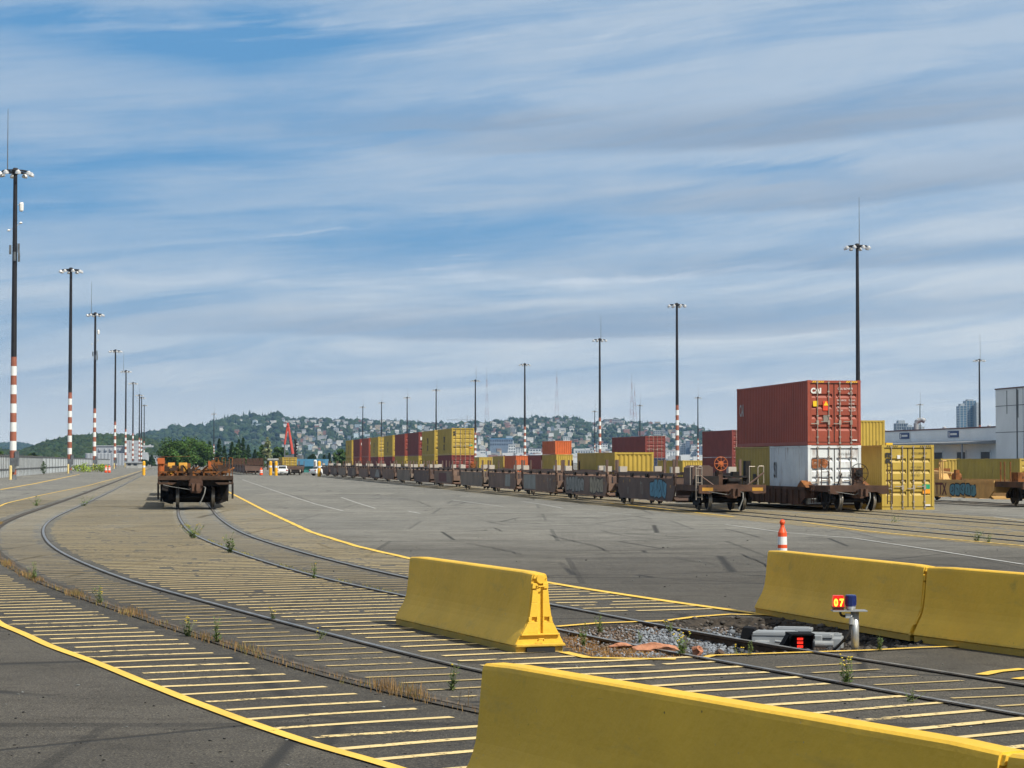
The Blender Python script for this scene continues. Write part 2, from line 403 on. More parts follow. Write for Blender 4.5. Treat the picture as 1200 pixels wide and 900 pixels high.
# ---- ground: one mesh, a fine patch round the pit, plain sheets out to the horizon
X0, X1, Y0, Y1 = -0.6, 6.6, 22.2, 31.4
g = MB(); BIG = 30000
for (a, b, c, d) in ((-BIG, X0, -400, BIG), (X1, BIG, -400, BIG), (X0, X1, -400, Y0), (X0, X1, Y1, BIG)):
    g.add([(a,c,0),(b,c,0),(b,d,0),(a,d,0)], [(0,1,2,3)])
nx, ny = 90, 115; gv = []; gf = []; gm = []
for j in range(ny+1):
    for i in range(nx+1):
        x = X0+(X1-X0)*i/nx; y = Y0+(Y1-Y0)*j/ny; z = 0.0
        if in_pit(x, y):
            z = pit_z(x, y)+.045*min(1, pit_dist(x, y)/.1)*(random.random()-.5)          # filled with ballast on the left
        gv.append((x, y, z))
o0 = len(g.v); g.v += gv
for j in range(ny):
    for i in range(nx):
        a = j*(nx+1)+i; f = (a, a+1, a+nx+2, a+nx+1); g.f.append(tuple(q+o0 for q in f))
        g.m.append(1 if any(gv[q][2] < -.004 for q in f) else 0)
tag(g.build('ground', [asph, soil]), kind='structure')

def strip(mb, pts, wd, z, m=0):
    """flat ribbon along points"""
    n = len(pts); vs = []
    for i, p in enumerate(pts):
        a = pts[max(0, i-1)]; b = pts[min(n-1, i+1)]; t = (b-a).normalized(); q = Vector((-t.y, t.x, 0))
        vs += [(p.x+q.x*wd/2, p.y+q.y*wd/2, z), (p.x-q.x*wd/2, p.y-q.y*wd/2, z)]
    mb.add(vs, [(2*i, 2*i+1, 2*i+3, 2*i+2) for i in range(n-1)], m)
# dark patched asphalt in the track zone and the lower left
dz = MB()
def band(fa, fb, y0, y1, step, z, mb, m=0):
    yy = []; y = y0
    while y < y1: yy.append(y); y *= step
    yy.append(y1); vs = []
    for y in yy: vs += [(fa(y), y, z), (fb(y), y, z)]
    mb.add(vs, [(2*i, 2*i+1, 2*i+3, 2*i+2) for i in range(len(yy)-1)], m)
band(lambda y: BL(y)+.0, lambda y: R1(y)-1.6, 9.5, 120, 1.03, .004, dz)
band(lambda y: R1(y)+.05, lambda y: R2(y)-1.75, 31.6, 120, 1.03, .004, dz)
dz.build('worn_track_surface', dark_asph); tag(bpy.data.objects['worn_track_surface'], kind='structure')
# ---- hatch stripes
ha = MB()
def seg(mb, a, b, wd, z, m=0, bow=0.0):
    L = (b-a).length; k = max(1, int(L/.6)); t = (b-a).normalized(); q = Vector((-t.y, t.x, 0)); ph = random.random()*6
    pts = [a+(b-a)*(i/k)+q*(.028*math.sin(ph+2.3*L*i/k)+.014*math.sin(2*ph+7*L*i/k)) for i in range(k+1)]
    strip(mb, pts, wd*random.uniform(.85, 1.1), z, m)
_seg = seg
def seg(mb, a, b, wd, z, m=0, bow=0.0):
    # hand-laid: ends vary, some stripes are broken in two
    t = (b-a).normalized(); L = (b-a).length
    a = a+t*random.uniform(-.04, .08); b = b-t*random.uniform(-.06, .16)
    if L > 1.6 and random.random() < .22:
        c = a.lerp(b, random.uniform(.25, .75)); g_ = t*random.uniform(.03, .16); sh = Vector((-t.y, t.x, 0))*random.uniform(-.03, .03)
        _seg(mb, a, c-g_, wd, z, m); _seg(mb, c+g_+sh, b+sh, wd, z, m)
    else: _seg(mb, a, b, wd, z, m)
def march(p, d, test, mx=9.0, st=.05):
    s_ = 0
    while s_ < mx and test(p+d*s_): s_ += st
    return s_
def pf(y): return 0 if random.random() < 1-(y-45)/60 else 1
for y, p, t, n in stations(R1, 11.0, 330, .64):
    # zone A: left of track one
    a = p+n*1.95; 
    L = march(a, n, lambda q: q.x > BL(q.y)+.10, 6.5)
    if L > .4: seg(ha, a, a+n*L, .125, .009, 0 if y < 60 else pf(y))
    # between the rails of track one: faint
    if y > 17: seg(ha, p+n*1.25, p+n*.2, .09, .009, 1)
    # zone C
    a = p-n*.22
    L = march(a, -n, lambda q: q.x < R2(q.y)-1.62 and not in_pit(q.x+.1, q.y), 9.5)
    if L > .4: seg(ha, a, a-n*L, .125 if y < 45 else .12, .009, pf(y))
for y, p, t, n in stations(R2, 30.6, 330, .64):
    a = p-n*.22
    L = march(a, -n, lambda q: q.x < BR(q.y)-.1, 6)
    if L > .3: seg(ha, a, a-n*L, .125 if y < 45 else .12, .009, pf(y))
    if y > 36: seg(ha, p+n*1.25, p+n*.2, .09, .009, 1)
for y, p, t, n in stations(R2, 17.0, 23.2, .64):
    seg(ha, p+n*1.25, p+n*.25, .08, .009, 1)
# tracks of the container rows: worn hatching beside the rails
for n0 in (23.4, 29.0):
    t = 40.0
    while t < 190:
        seg(ha, NT(n0-2.6, t), NT(n0-.95, t), .2, .009, 1); seg(ha, NT(n0-.5, t), NT(n0+.5, t), .2, .009, 1); seg(ha, NT(n0+.95, t), NT(n0+2.6, t), .2, .009, 1); t += .64
ha.build('hatch_markings', [paint_h, paint_f]); tag(bpy.data.objects['hatch_markings'], kind='structure')
# ---- yellow lines
yl = MB()
def pxline(mb, pts, wd, z, m=0, sub=8):
    P_ = [G(u, v) for u, v in pts]; Q = []
    for a, b in zip(P_, P_[1:]): Q += [a+(b-a)*(i/sub) for i in range(sub)]
    Q.append(P_[-1]); strip(mb, Q, wd, z, m)
def fnline(mb, fn, y0, y1, wd, z, m=0):
    Q = []; y = y0
    while y < y1: Q.append(Vector((fn(y)+.012*math.sin(y*1.7), y, 0))); y = y*1.012
    strip(mb, Q, wd, z, m)
fnline(yl, BL, 9.8, 700, .12, .013); fnline(yl, BR, 30.6, 500, .17, .013)
pxline(yl, [(0,574),(40,567),(93,556)], .25, .013)
pxline(yl, [(866,717),(905,722),(970,731),(1046,743.5),(1142,757),(1230,769)], .15, .014)
pxline(yl, [(652,735.5),(700,731.5),(740,730),(778,728.8),(815,724),(855,721),(905,722)], .13, .018)
pxline(yl, [(660,765),(688,771.5),(740,772.8),(792,773.5)], .13, .013)
pxline(yl, [(822,773),(835,769.5),(880,768),(931,766.2),(1016,763.5),(1085,760),(1150,758)], .10, .018)
pxline(yl, [(1150,792),(1168,788),(1200,785)], .14, .014)
pxline(yl, [(1190,797),(1215,794)], .12, .014)
pxline(yl, [(940,612),(1010,622),(1100,631),(1200,640)], .10, .013)
pxline(yl, [(700,588),(790,598),(860,606)], .14, .013)
yl.build('yellow_lines', paint_y); tag(bpy.data.objects['yellow_lines'], kind='structure')
wl = MB()
for pts in ([(284,562),(292,565),(330,578),(370,591),(402,599),(470,600),(540,600.5),(590,600.6),(680,601.5),(720,603)], [(400,583),(420,590),(440,596)], [(612,588),(634,591),(660,596)],
            [(478,599),(492,602)], [(530,586),(560,590),(590,594)], [(850,615),(920,624.5),(1000,631),(1080,643),(1200,662)], [(700,600.5),(740,603.5)], [(950,607),(1050,616),(1150,626)], [(1165,606),(1200,611)]):
    pxline(wl, pts, .085, .013)
wl.build('white_lines', paint_w); tag(bpy.data.objects['white_lines'], kind='structure')
conc = M('pale_joint_concrete', (.24, .22, .19), .9, var=.25, scale=1, uniq=False)
jn = MB(); pxline(jn, [(-20,590.6),(42,591.3),(100,593),(200,594.3),(212,594.4)], .5, .004); pxline(jn, [(252,596),(300,596.5),(345,597)], .35, .004)
tag(jn.build('concrete_joint', conc), kind='structure')
# tar-filled cracks followed on the lot
ck = MB(); tar = M('crack_tar', (.018, .017, .016), .8, var=.3, uniq=False)
for pts in ([(580,619),(590,623),(612,624),(640,626),(660,632),(690,638),(714,647),(748,649),(800,649),(858,648)], [(448,623),(470,622.5),(495,623)], [(704,622),(730,628),(770,633),(820,637),(870,640)], [(546,637),(575,642),(612,650)],
            [(636,611),(700,615),(760,622)], [(640,560),(700,566),(735,569)], [(296,568),(310,571),(325,573)], [(330,577),(350,582),(365,588)], [(508,594),(530,594.5),(560,596.5)], [(470,585),(490,588),(505,594)],
            [(750,611),(800,617),(850,620),(890,630)], [(870,650),(900,664),(918,670)], [(560,610),(600,612),(650,611)], [(790,655),(840,662),(880,661)]):
    P_ = [G(u, v) for u, v in pts]; Q = []
    for a, b in zip(P_, P_[1:]):
        for i in range(6):
            q = a+(b-a)*(i/6); Q.append(q+Vector((random.uniform(-.04, .04), random.uniform(-.05, .05), 0)))
    Q.append(P_[-1]); strip(ck, Q, .032, .0165)
tag(ck.build('road_cracks', tar), kind='structure')
# ---- rails
rail_dull = M('rail_buried_rust', (.085, .07, .055), .9, var=.5, scale=6, uniq=False)
def rail_mesh(fn_pts, name, label):
    """real rail section swept along points; head on top, web and foot below"""
    prof = [(-.034, .024), (.034, .024), (.034, -.008), (.01, -.018), (.01, -.12), (.07, -.135), (.07, -.15), (-.07, -.15), (-.07, -.135), (-.01, -.12), (-.01, -.018), (-.037, -.004)]
    mb = MB(); n = len(prof); vs = []
    for i, p in enumerate(fn_pts):
        a = fn_pts[max(0, i-1)]; b = fn_pts[min(len(fn_pts)-1, i+1)]; t = (b-a).normalized(); q = Vector((t.y, -t.x, 0))
        vs += [(p.x+q.x*x, p.y+q.y*x, z) for x, z in prof]
    fs = []; ms = []
    for i in range(len(fn_pts)-1):
        for j in range(n):
            fs.append((i*n+j, i*n+(j+1) % n, (i+1)*n+(j+1) % n, (i+1)*n+j)); ms.append(0 if j == 0 else 1)
    mb.v = vs; mb.f = fs; mb.m = ms
    return tag(mb.build(name, [rail_dull if 'weed-lined' in label else steel_rail, rail_side]), label, 'rail', 'embedded yard rails')
def fnpts(fn, off, y0, y1):
    out = []; y = y0
    while y < y1:
        t, n = head(fn, y); p = Vector((fn(y), y, 0))+n*off; out.append(p); y += max(.5, y*.012)
    return out
fw = MB()
for fn, off, y0, lab in ((R1, 0, 11, 'long curved steel rail sweeping from the lone central barrier to the far left'),
                    (R1, 1.5, 11, 'weed-lined leftmost rail in front of the yellow hatch lines'),
                    (R2, 0, 12, 'rail passing behind the switch machine and up to the right wheels of the rusty car'),
                    (R2, 1.5, 12, 'rail running through the gravel bed and up to the left wheels of the rusty car')):
    pts = fnpts(fn, off, y0, 700)
    rail_mesh(pts, 'rail', lab)
    for a, b in zip(pts, pts[1:]):      # grooves either side, not across the pit
        mid_ = (a+b)/2
        if in_pit(mid_.x, mid_.y) or pit_dist(mid_.x, mid_.y) < .2: continue
        strip(fw, [a, b], .30 if (off and fn is R1) else .12, .018)
for n0, labs in ((23.4, ('rail under the left wheels of the graffiti well cars', 'rail under the right wheels of the graffiti well cars')),
                 (29.0, ('rail under the left wheels of the car carrying the red and white containers', 'rail under the right wheels of the car carrying the red and white containers')),
                 (41.5, ('rail under the left wheels of the tan car on the far right', 'rail under the right wheels of the tan car on the far right'))):
    for sgn, lab in zip((-1, 1), labs):
        pts = [NT(n0+sgn*.75, t) for t in list(np.arange(30, 120, 6))+list(np.arange(120, 420, 30))]
        rail_mesh(pts, 'rail', lab); strip(fw, pts, .15, .018)
tag(fw.build('flangeways', groove), kind='structure')
# ================================================================ BARRIERS
ypaint = M('barrier_yellow', (.75, .455, .04), .62, var=.08, scale=1.3, dirt=(.50, .33, .05), dirt_amt=.30, dirt_scale=2.2, bump=.35, bscale=14)
def add_wear(m):
    """chips, pits, scuffs and splashed dirt low down on cast concrete under yellow paint"""
    h = NT_(m.node_tree); b = h.n['Principled BSDF']; old = b.inputs['Base Color'].links[0].from_socket
    v = h.new('ShaderNodeTexCoord').outputs['Object']; sx = h.new('ShaderNodeSeparateXYZ'); h.l.new(v, sx.inputs[0])
    n0 = h.noise(v, 11, 5, .7); low = h.ramp(h.math('MULTIPLY_ADD', n0, .10, sx.outputs[2]), .10, .17, 1, 0)
    col = h.mix(h.math('MULTIPLY', low, .55), old, (.16, .13, .045, 1))
    n1 = h.noise(h.vmul(v, (1, .35, 1.6)), 3.0, 6, .7, .4); col = h.mix(h.ramp(n1, .56, .70, 0, .24), col, (.36, .27, .09, 1))
    n2 = h.noise(v, 30, 4, .7); n3 = h.noise(v, 2.1, 3, .6); chip = h.math('MULTIPLY', h.ramp(n2, .66, .70), h.ramp(n3, .50, .60))
    col = h.mix(chip, col, (.30, .28, .24, 1))
    vo = h.new('ShaderNodeTexVoronoi', i_Scale=7.0); h.l.new(v, vo.inputs['Vector']); n4 = h.noise(v, 1.4, 2)
    pit = h.math('MULTIPLY', h.ramp(vo.outputs['Distance'], .035, .06, 1, 0), h.ramp(n4, .45, .55)); col = h.mix(h.math('MULTIPLY', pit, .8), col, (.10, .07, .02, 1))
    scr = h.noise(h.vmul(v, (1, 1.2, 22)), 1.5, 4, .6); col = h.mix(h.math('MULTIPLY', h.ramp(scr, .66, .72, 0, .5), h.ramp(n3, .55, .65)), col, (.09, .075, .04, 1))
    h.l.new(col, b.inputs['Base Color'])
add_wear(ypaint)
rubber = M('black_rubber', (.02, .02, .02), .8, var=.2)
def barrier_prof():
    h = [(.285,0),(.285,.07),(.302,.085),(.265,.155),(.228,.22),(.19,.28),(.163,.34),(.142,.41),(.124,.52),(.108,.68),(.097,.80),(.092,.858),(.084,.884),(.064,.897)]
    return [(x, z) for x, z in h]+[(-x, z) for x, z in h[::-1]]
def make_barrier(L):
    r = thing('jersey_barrier', (0,0,0))
    mb = MB(); pr = barrier_prof(); n = len(pr); k = 14; vs = []
    for i in range(k+1):
        y = L*i/k; e = .012 if i in (0, k) else 0
        for x, z in pr:
            wob = .002*math.sin(7*y+5*z)
            vs.append((x*(1-e)+wob, y, z*(1-e) if z > .1 else z))
    fs = []
    for i in range(k):
        for j in range(n): 
            if j == n-1 and i not in (0, k-1): pass
            fs.append((i*n+j, (i+1)*n+j, (i+1)*n+(j+1) % n, i*n+(j+1) % n))
    fs += [tuple(range(n)), tuple(range(k*n+n-1, k*n-1, -1))]
    mb.add(vs, fs); body = mb.build('barrier_body', ypaint, r)
    sm = body.data; sm.shade_smooth() if False else None
    # end face casting: side plates with a keyway between them, hooked lip, loop, pockets
    e = MB(); y0, y1 = -.035, .004
    def half(z): 
        P2 = [p for p in pr if p[0] > 0]; return float(np.interp(z, [p[1] for p in P2], [p[0] for p in P2]))
    for s_ in (-1, 1):
        for za, zb in ((.215, .33), (.33, .345), (.40, .56), (.56, .70)):
            a, b = half(za)-.012, half(zb)-.012; c = .028
            e.prism_y([(s_*c, za), (s_*a, za), (s_*b, zb), (s_*c, zb)][::s_], y0, y1)
        a = half(.37)-.012; e.prism_y([(s_*.028,.345),(s_*.045,.345),(s_*.045,.40),(s_*.028,.40)][::s_], y0, y1); e.prism_y([(s_*.105,.345),(s_*a,.345),(s_*a,.40),(s_*.105,.40)][::s_], y0, y1)
        e.prism_y([(s_*.03,.72),(s_*.098,.72),(s_*.094,.78),(s_*.03,.78)][::s_], y0, y1)
    e.prism_y([(-.29,.088),(.29,.088),(.215,.212),(-.215,.212)], -.006, y1)
    e.prism_y([(-.30,.07),(.30,.07),(.292,.10),(-.292,.10)], -.05, y1); e.prism_y([(-.235,.195),(.235,.195),(.225,.215),(-.225,.215)], -.045, y1)
    e.cyl((0, -.05, .825), (0, .004, .825), .052, .056, 14); e.prism_y([(-.085,.83),(.085,.83),(.068,.878),(-.068,.878)], -.028, y1)
    e.tube([(-.035,-.03,.13),(-.03,-.06,.155),(.03,-.06,.155),(.035,-.03,.13)], .008, 6)
    e.tube([(-.05,-.03,.755),(-.04,-.06,.745),(.04,-.06,.745),(.05,-.03,.755)], .009, 6)
    eo = e.build('end_connector', ypaint, r); bv = eo.modifiers.new('b', 'BEVEL'); bv.width = .006; bv.segments = 2
    u = MB(); u.box(-.17, .17, -.052, .3, -.002, .055); u.box(-.22, .22, .0, .001, 0, .0); u.build('forklift_slot', rubber, r)
    return r
BARS = [((.31, 24.15), (-1.27, 28.4), 'short yellow concrete barrier standing alone with its bright cast end showing'),
        ((2.19, 9.36), (-.105, 13.45), 'nearest yellow barrier filling the bottom edge of the picture'),
        ((4.48, 5.24), (2.22, 9.31), 'yellow barrier joined to the right end of the nearest one'),
        ((5.04, 25.75), (3.72, 30.4), 'yellow barrier behind the red and blue lamps with a delineator post beyond its left end'),
        ((6.95, 21.35), (5.06, 25.68), 'yellow barrier at the right edge joined to the one behind the lamps')]
b0 = None
for (nx_, ny_), (fx, fy), lab in BARS:
    d = Vector((fx-nx_, fy-ny_, 0)); L = d.length
    b = make_barrier(L); b.location = (nx_, ny_, .001); b.rotation_euler = (0, 0, math.atan2(-d.x, d.y))
    tag(b, lab, 'barrier', 'yellow concrete barriers')
# a cracked chip of dark grout at the seam of the right pair
# ================================================================ DELINEATOR
org = M('orange_plastic', (.80, .09, .02), .45, var=.08); wht = M('white_reflective', (.72, .72, .70), .4, var=.06, dirt=(.3,.28,.25), dirt_amt=.3)
def make_cone(h, r, lab, loc, group=None):
    t = thing('traffic_delineator', loc, 0, lab, 'traffic cone', group)
    MB().lathe([(r, .06),(r*.95, .30*h),(r*.92,.34*h)], 16).build('cone_base_section', org, t, smooth=False)
    MB().lathe([(r*.93,.34*h),(r*.9,.50*h)], 16).build('reflective_band', wht, t)
    MB().lathe([(r*.91,.50*h),(r*.9,.56*h)], 16).build('cone_middle_section', org, t)
    MB().lathe([(r*.9,.56*h),(r*.86,.70*h)], 16).build('reflective_band', wht, t)
    MB().lathe([(r*.87,.70*h),(r*.84,.77*h),(r*.42,.86*h),(r*.34,.90*h),(r*.45,.92*h),(r*.55,.95*h),(r*.42,.985*h),(r*.1,h)], 16).build('cone_top', org, t)
    MB().prism_z([(.22,-.12),(.22,.12),(.12,.22),(-.12,.22),(-.22,.12),(-.22,-.12),(-.12,-.22),(.12,-.22)], 0, .06).build('rubber_foot', rubber, t)
    return t
make_cone(1.07, .098, 'orange and white delineator post standing behind the right-hand barrier', (5.06, 40, 0))
# ================================================================ SWITCH MACHINE IN THE PIT
gpaint = M('grey_enamel', (.27, .29, .31), .5, var=.07, dirt=(.2,.17,.13), dirt_amt=.28, dirt_scale=6)
gdark = M('black_enamel', (.010, .011, .014), .85, var=.2, spec=.12); galv = M('galvanised_steel', (.42, .43, .43), .45, .6, var=.12, scale=8)
pz = -.12
hr = math.atan2(.42, 1)*1.0   # heading of the track here (to the left going away)
sm_ = thing('switch_machine', (3.36, 26.0, pz), -.22, 'low grey railway switch machine with lids and black hoods in the pit', 'switch machine')
sm_.scale = (.68, .9, .95)
b = MB(); b.box(-.62,.62,-.30,.30,.02,.20); b.box(-.95,-.62,-.12,.16,.04,.14); b.box(.30,.95,-.22,.25,.0,.16)
o = b.build('housing', gpaint, sm_); bv = o.modifiers.new('b', 'BEVEL'); bv.width = .012; bv.segments = 2
for x0, x1, y0, y1, z in ((-.60,.16,-.31,.06,.205), (-.28,.40,.09,.34,.235), (.20,.80,-.26,.06,.185), (.42,.92,.09,.28,.17)):
    b = MB(); b.box(x0,x1,y0,y1,z-.02,z+.02); b.box(x0+.05,x1-.05,y0+.04,y1-.04,z+.02,z+.03)
    o = b.build('lid', gpaint, sm_); bv = o.modifiers.new('b', 'BEVEL'); bv.width = .008; bv.segments = 2
b = MB(); b.prism_y([(-.86,.10),(-.52,.10),(-.60,.26),(-.80,.27)], -.14, .14); b.build('black_hood', gdark, sm_)
for a_, b_, r_ in (((-.55,-.33,.1),(-.3,-.33,.1),.03), ((.5,-.3,.09),(.82,-.3,.09),.045), ((-.2,-.34,.12),(.05,-.36,.1),.02)): MB().cyl(a_, b_, r_, n=12).build('conduit', galv, sm_)
b = MB(); b.box(-.9,1.0,-.42,-.34,0,.05); b.box(-.8,.9,.34,.42,0,.05); b.build('base_rail', rail_side, sm_)
# signal hood with red light bars
hd = thing('track_signal_light', (3.39, 25.12, pz+.02), .06, 'black hooded box with three glowing red bars at the rail', 'signal light')
hd_scale = .88; hd.scale = (.88, .88, .88)
b = MB(); b.prism_x([(-.02,.0),(.30,.0),(.30,.26),(.14,.27),(-.1,.24),(-.1,.20),(.0,.19),(.0,.0)], .15, .17); b.prism_x([(-.02,.0),(.30,.0),(.30,.26),(.14,.27),(-.1,.24),(.0,.12)], -.155, -.135)
b.box(-.155,.17,-.09,.30,.25,.27); b.box(-.155,.17,.06,.30,0,.25)
b.add([(-.30,.02,0),(-.155,.02,0),(-.155,.02,.24),(-.155,.28,.24),(-.155,.28,0),(-.30,.28,0)], [(0,1,2),(3,4,5),(0,2,3,5)], 0)
b.build('hood', gdark, hd)
redl = M('red_light', (.6, .02, .01), .4, var=.02, emit=(1, .03, .015), es=1.3)
for i in range(3): MB().box(-.04, .035, .035, .062, .075+i*.05, .105+i*.05).build('light_bar', redl, hd)
MB().box(-.06,.055,.03,.058,.02,.058).build('white_lens', wht, hd)
# lamp post
lp = thing('warning_lamp_post', (3.90, 24.35, -.115), .0, 'short grey post with a lit red lamp and a blue lamp on its plate', 'lamp post')
b = MB(); b.prism_z([(-.34,-.16),(.30,-.18),(.36,.05),(.2,.2),(-.2,.22),(-.38,.08)], -.03, .05); b.build('concrete_footing', M('pale_concrete', (.55,.54,.51), .85, var=.15), lp)
MB().cyl((0,0,.05),(0,0,.565),.047,n=18).build('post', galv, lp).data.shade_smooth()
b = MB(); b.box(-.26,.13,-.10,.10,.565,.578); b.build('plate', galv, lp)
redg = M('red_glass', (.55, .015, .01), .15, var=.05, emit=(1, .02, .01), es=.35, spec=.6); blug = M('blue_glass', (.01, .025, .13), .12, var=.15, spec=.7)
seg_l = M('amber_digits', (.9,.3,.02), .4, var=.02, emit=(1, .42, .03), es=3.0)
b = MB(); b.cbox((-.19, 0, .665), (.125, .11, .115)); b.cbox((-.19,0,.735),(.115,.10,.02)); rl = b.build('red_lamp', redg, lp)
b2 = MB(); b2.cbox((-.19,0,.594),(.115,.10,.03)); b2.cbox((-.19,0,.612),(.135,.12,.01)); b2.build('lamp_base', M('dark_red_plastic', (.10,.012,.01), .5), rl)
# lit figures 0 7
text('0', .115, rl, (-.245, -.0575, .627), FRONT, seg_l, 'lit_digit', .8, .004); text('7', .115, rl, (-.182, -.0575, .627), FRONT, seg_l, 'lit_digit', .8, .004)
b = MB(); b.lathe([(.056,.62),(.060,.63),(.062,.74),(.058,.75),(.02,.755)], 18, c=(-.045,0,0)); bl = b.build('blue_lamp', blug, lp)
for i in range(12):
    a = math.pi*2*i/12; 
    if i == 0: rb = MB()
    rb.cyl((-.045+.061*math.cos(a), .061*math.sin(a), .64), (-.045+.061*math.cos(a), .061*math.sin(a), .735), .004, n=4)
rb.build('lens_ribs', blug, bl)
MB().lathe([(.045,.578),(.058,.60),(.056,.62)], 16, c=(-.045,0,0)).build('lamp_base', galv, bl)
MB().tube([(-.17,-.02,.565),(-.165,-.02,.53),(-.14,-.02,.51),(-.06,-.04,.515)], .014, 8).build('cable', rubber, lp); MB().tube([(-.05,-.05,.42),(-.07,-.06,.34),(-.12,-.06,.26),(-.2,0,.16),(-.3,.1,.05)], .016, 8).build('cable', rubber, lp)
b = MB(); b.tube([(-.06,-.04,.52),(-.045,-.05,.50),(-.05,-.05,.42)], .026, 10); b.box(-.115,-.06,-.07,-.01,.49,.54); b.build('conduit_elbow', galv, lp)
# broken lumps of brick-coloured asphalt
salm = M('salmon_stone', (.42, .19, .11), .9, var=.2, scale=9, bump=.8, bscale=14); brick = M('broken_brick', (.40, .17, .10), .9, var=.35, scale=8, bump=.5)
def rock(name, loc, dims, m, lab, cat, sub=3, seed=1, rz=0, flat=.35):
    me = bpy.data.meshes.new(name); import bmesh
    bm = bmesh.new(); bmesh.ops.create_icosphere(bm, subdivisions=sub, radius=.5)
    rr = random.Random(seed); off = [Vector((rr.uniform(-1,1), rr.uniform(-1,1), rr.uniform(-1,1))).normalized() for _ in range(16)]
    for v in bm.verts:
        p = v.co.copy()
        for q in off:
            k = p.dot(q); 
            if k > flat: v.co -= q*(k-flat)*.9
        v.co += Vector((rr.uniform(-1,1), rr.uniform(-1,1), rr.uniform(-1,1)))*.012
        v.co.x *= dims[0]; v.co.y *= dims[1]; v.co.z *= dims[2]
    bm.to_mesh(me); bm.free(); me.materials.append(m)
    return tag(put(name, me, None, loc, rz), lab, cat)
p = G(768, 762); rock('stone_slab', (p.x, p.y, .03), (.62, .30, .15), salm, 'flat salmon-coloured broken slab lying on the gravel', 'stone', seed=3, rz=-.15)
p = G(728, 758); rock('stone_slab', (p.x, p.y, .01), (.34, .25, .09), salm, 'thin salmon fragment beside the larger slab', 'stone', seed=5)
p = G(818, 768); rock('brick_lump', (p.x, p.y, .05), (.17, .18, .15), brick, 'small reddish lump beside the yellow flowers and rail', 'stone', seed=8)
p = G(843, 767); rock('brick_lump', (p.x, p.y, .01), (.14, .16, .12), M('dark_stone', (.09,.06,.045), .9, var=.3), 'dark brown lump just right of the reddish lump', 'stone', seed=9)
# ballast stones and dry grass round them
grey_st = M('ballast_grey', (.20, .22, .245), .85, var=.3, scale=2, attr='tint', uniq=False)
def ico(sub):
    import bmesh
    bm = bmesh.new(); bmesh.ops.create_icosphere(bm, subdivisions=sub, radius=1); v = np.array([q.co[:] for q in bm.verts]); f = np.array([[x.index for x in q.verts] for q in bm.faces]); bm.free(); return v, f
I1 = ico(1)
V = []; Fc = []; C = []; cnt = 0; tries = 0
while cnt < 6500 and tries < 90000:
    tries += 1
    u = random.uniform(655, 985); v = random.uniform(728, 770); p = G(u, v)
    if not in_pit(p.x, p.y): continue
    dens = 1.0 if 745 < u < 850 and v > 737 else .45
    if random.random() > dens: continue
    zz = -.065 if u < 800 else -.11
    if u >= 800 and abs(p.x-3.36) < .66 and abs(p.y-26) < .42: continue
    s_ = random.uniform(.010, .024) if random.random() < .93 or u < 850 else random.uniform(.03, .06)
    vv = (I1[0]*(1+rng.uniform(-.25, .25, (len(I1[0]), 1))))*np.array([s_*random.uniform(.8, 1.5), s_, s_*random.uniform(.6, 1)])
    a = random.random()*6; ca, sa = math.cos(a), math.sin(a); vv = vv @ np.array([[ca, sa, 0], [-sa, ca, 0], [0, 0, 1]])
    zz = zz+ (random.uniform(0, .05) if u < 800 else random.uniform(0, .03))
    V.append(vv+np.array([p.x, p.y, zz+s_*.4])); Fc.append(I1[1]+cnt*len(I1[0]))
    brown = not (745 < u < 880 and v > 735)
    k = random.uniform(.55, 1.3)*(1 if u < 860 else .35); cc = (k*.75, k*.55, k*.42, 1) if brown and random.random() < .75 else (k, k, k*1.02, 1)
    C.append(np.tile(cc, (len(I1[0]), 1))); cnt += 1
for i in range(2600):        # broken asphalt and dirt clods over the right half and the banks of the pit
    u = random.uniform(780, 1100); v = random.uniform(722, 771); p = G(u, v)
    if not in_pit(p.x, p.y): continue
    if abs(p.x-3.36) < .62 and abs(p.y-26) < .36: continue
    s_ = random.uniform(.010, .038)*random.choice((.6, .8, 1, 1.3)); vv = (I1[0]*(1+rng.uniform(-.35, .35, (len(I1[0]), 1))))*np.array([s_*1.3, s_, s_*.8])
    V.append(vv+np.array([p.x, p.y, pit_z(p.x, p.y)+s_*.3])); Fc.append(I1[1]+len(I1[0])*(len(V)-1)); k = random.uniform(.12, .5); C.append(np.tile((k*1.05, k*.85, k*.68, 1), (len(I1[0]), 1)))
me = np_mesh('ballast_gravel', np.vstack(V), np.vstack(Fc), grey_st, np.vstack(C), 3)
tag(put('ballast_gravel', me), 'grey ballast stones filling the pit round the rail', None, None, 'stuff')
# ---- dry grass: blades as thin quads, one mass
blade_m = M('dry_grass', (.36, .25, .12), .9, var=.3, attr='tint', uniq=False)
bV, bF, bC = [], [], []
def blades(x, y, n, h, sp, col, z=0.0, lean=.35, wd=.004):
    for _ in range(n):
        a = random.random()*6.283; r = sp*math.sqrt(random.random()); bx, by = x+r*math.cos(a), y+r*math.sin(a)
        hh = h*random.uniform(.5, 1.15); la = random.random()*6.283; lx, ly = math.cos(la)*lean*hh*random.random(), math.sin(la)*lean*hh*random.random()
        wa = random.random()*3.14; wx, wy = math.cos(wa)*wd, math.sin(wa)*wd; o = len(bV)
        bV.extend([(bx-wx, by-wy, z), (bx+wx, by+wy, z), (bx+wx*.8+lx*.45, by+wy*.8+ly*.45, z+hh*.55), (bx-wx*.8+lx*.45, by-wy*.8+ly*.45, z+hh*.55),
                   (bx+lx+wx*.25, by+ly+wy*.25, z+hh), (bx+lx-wx*.25, by+ly-wy*.25, z+hh)])
        bF.extend([(o, o+1, o+2, o+3), (o+3, o+2, o+4, o+5)]); k = random.uniform(.7, 1.25); bC.extend([(col[0]*k, col[1]*k, col[2]*k, 1)]*6)
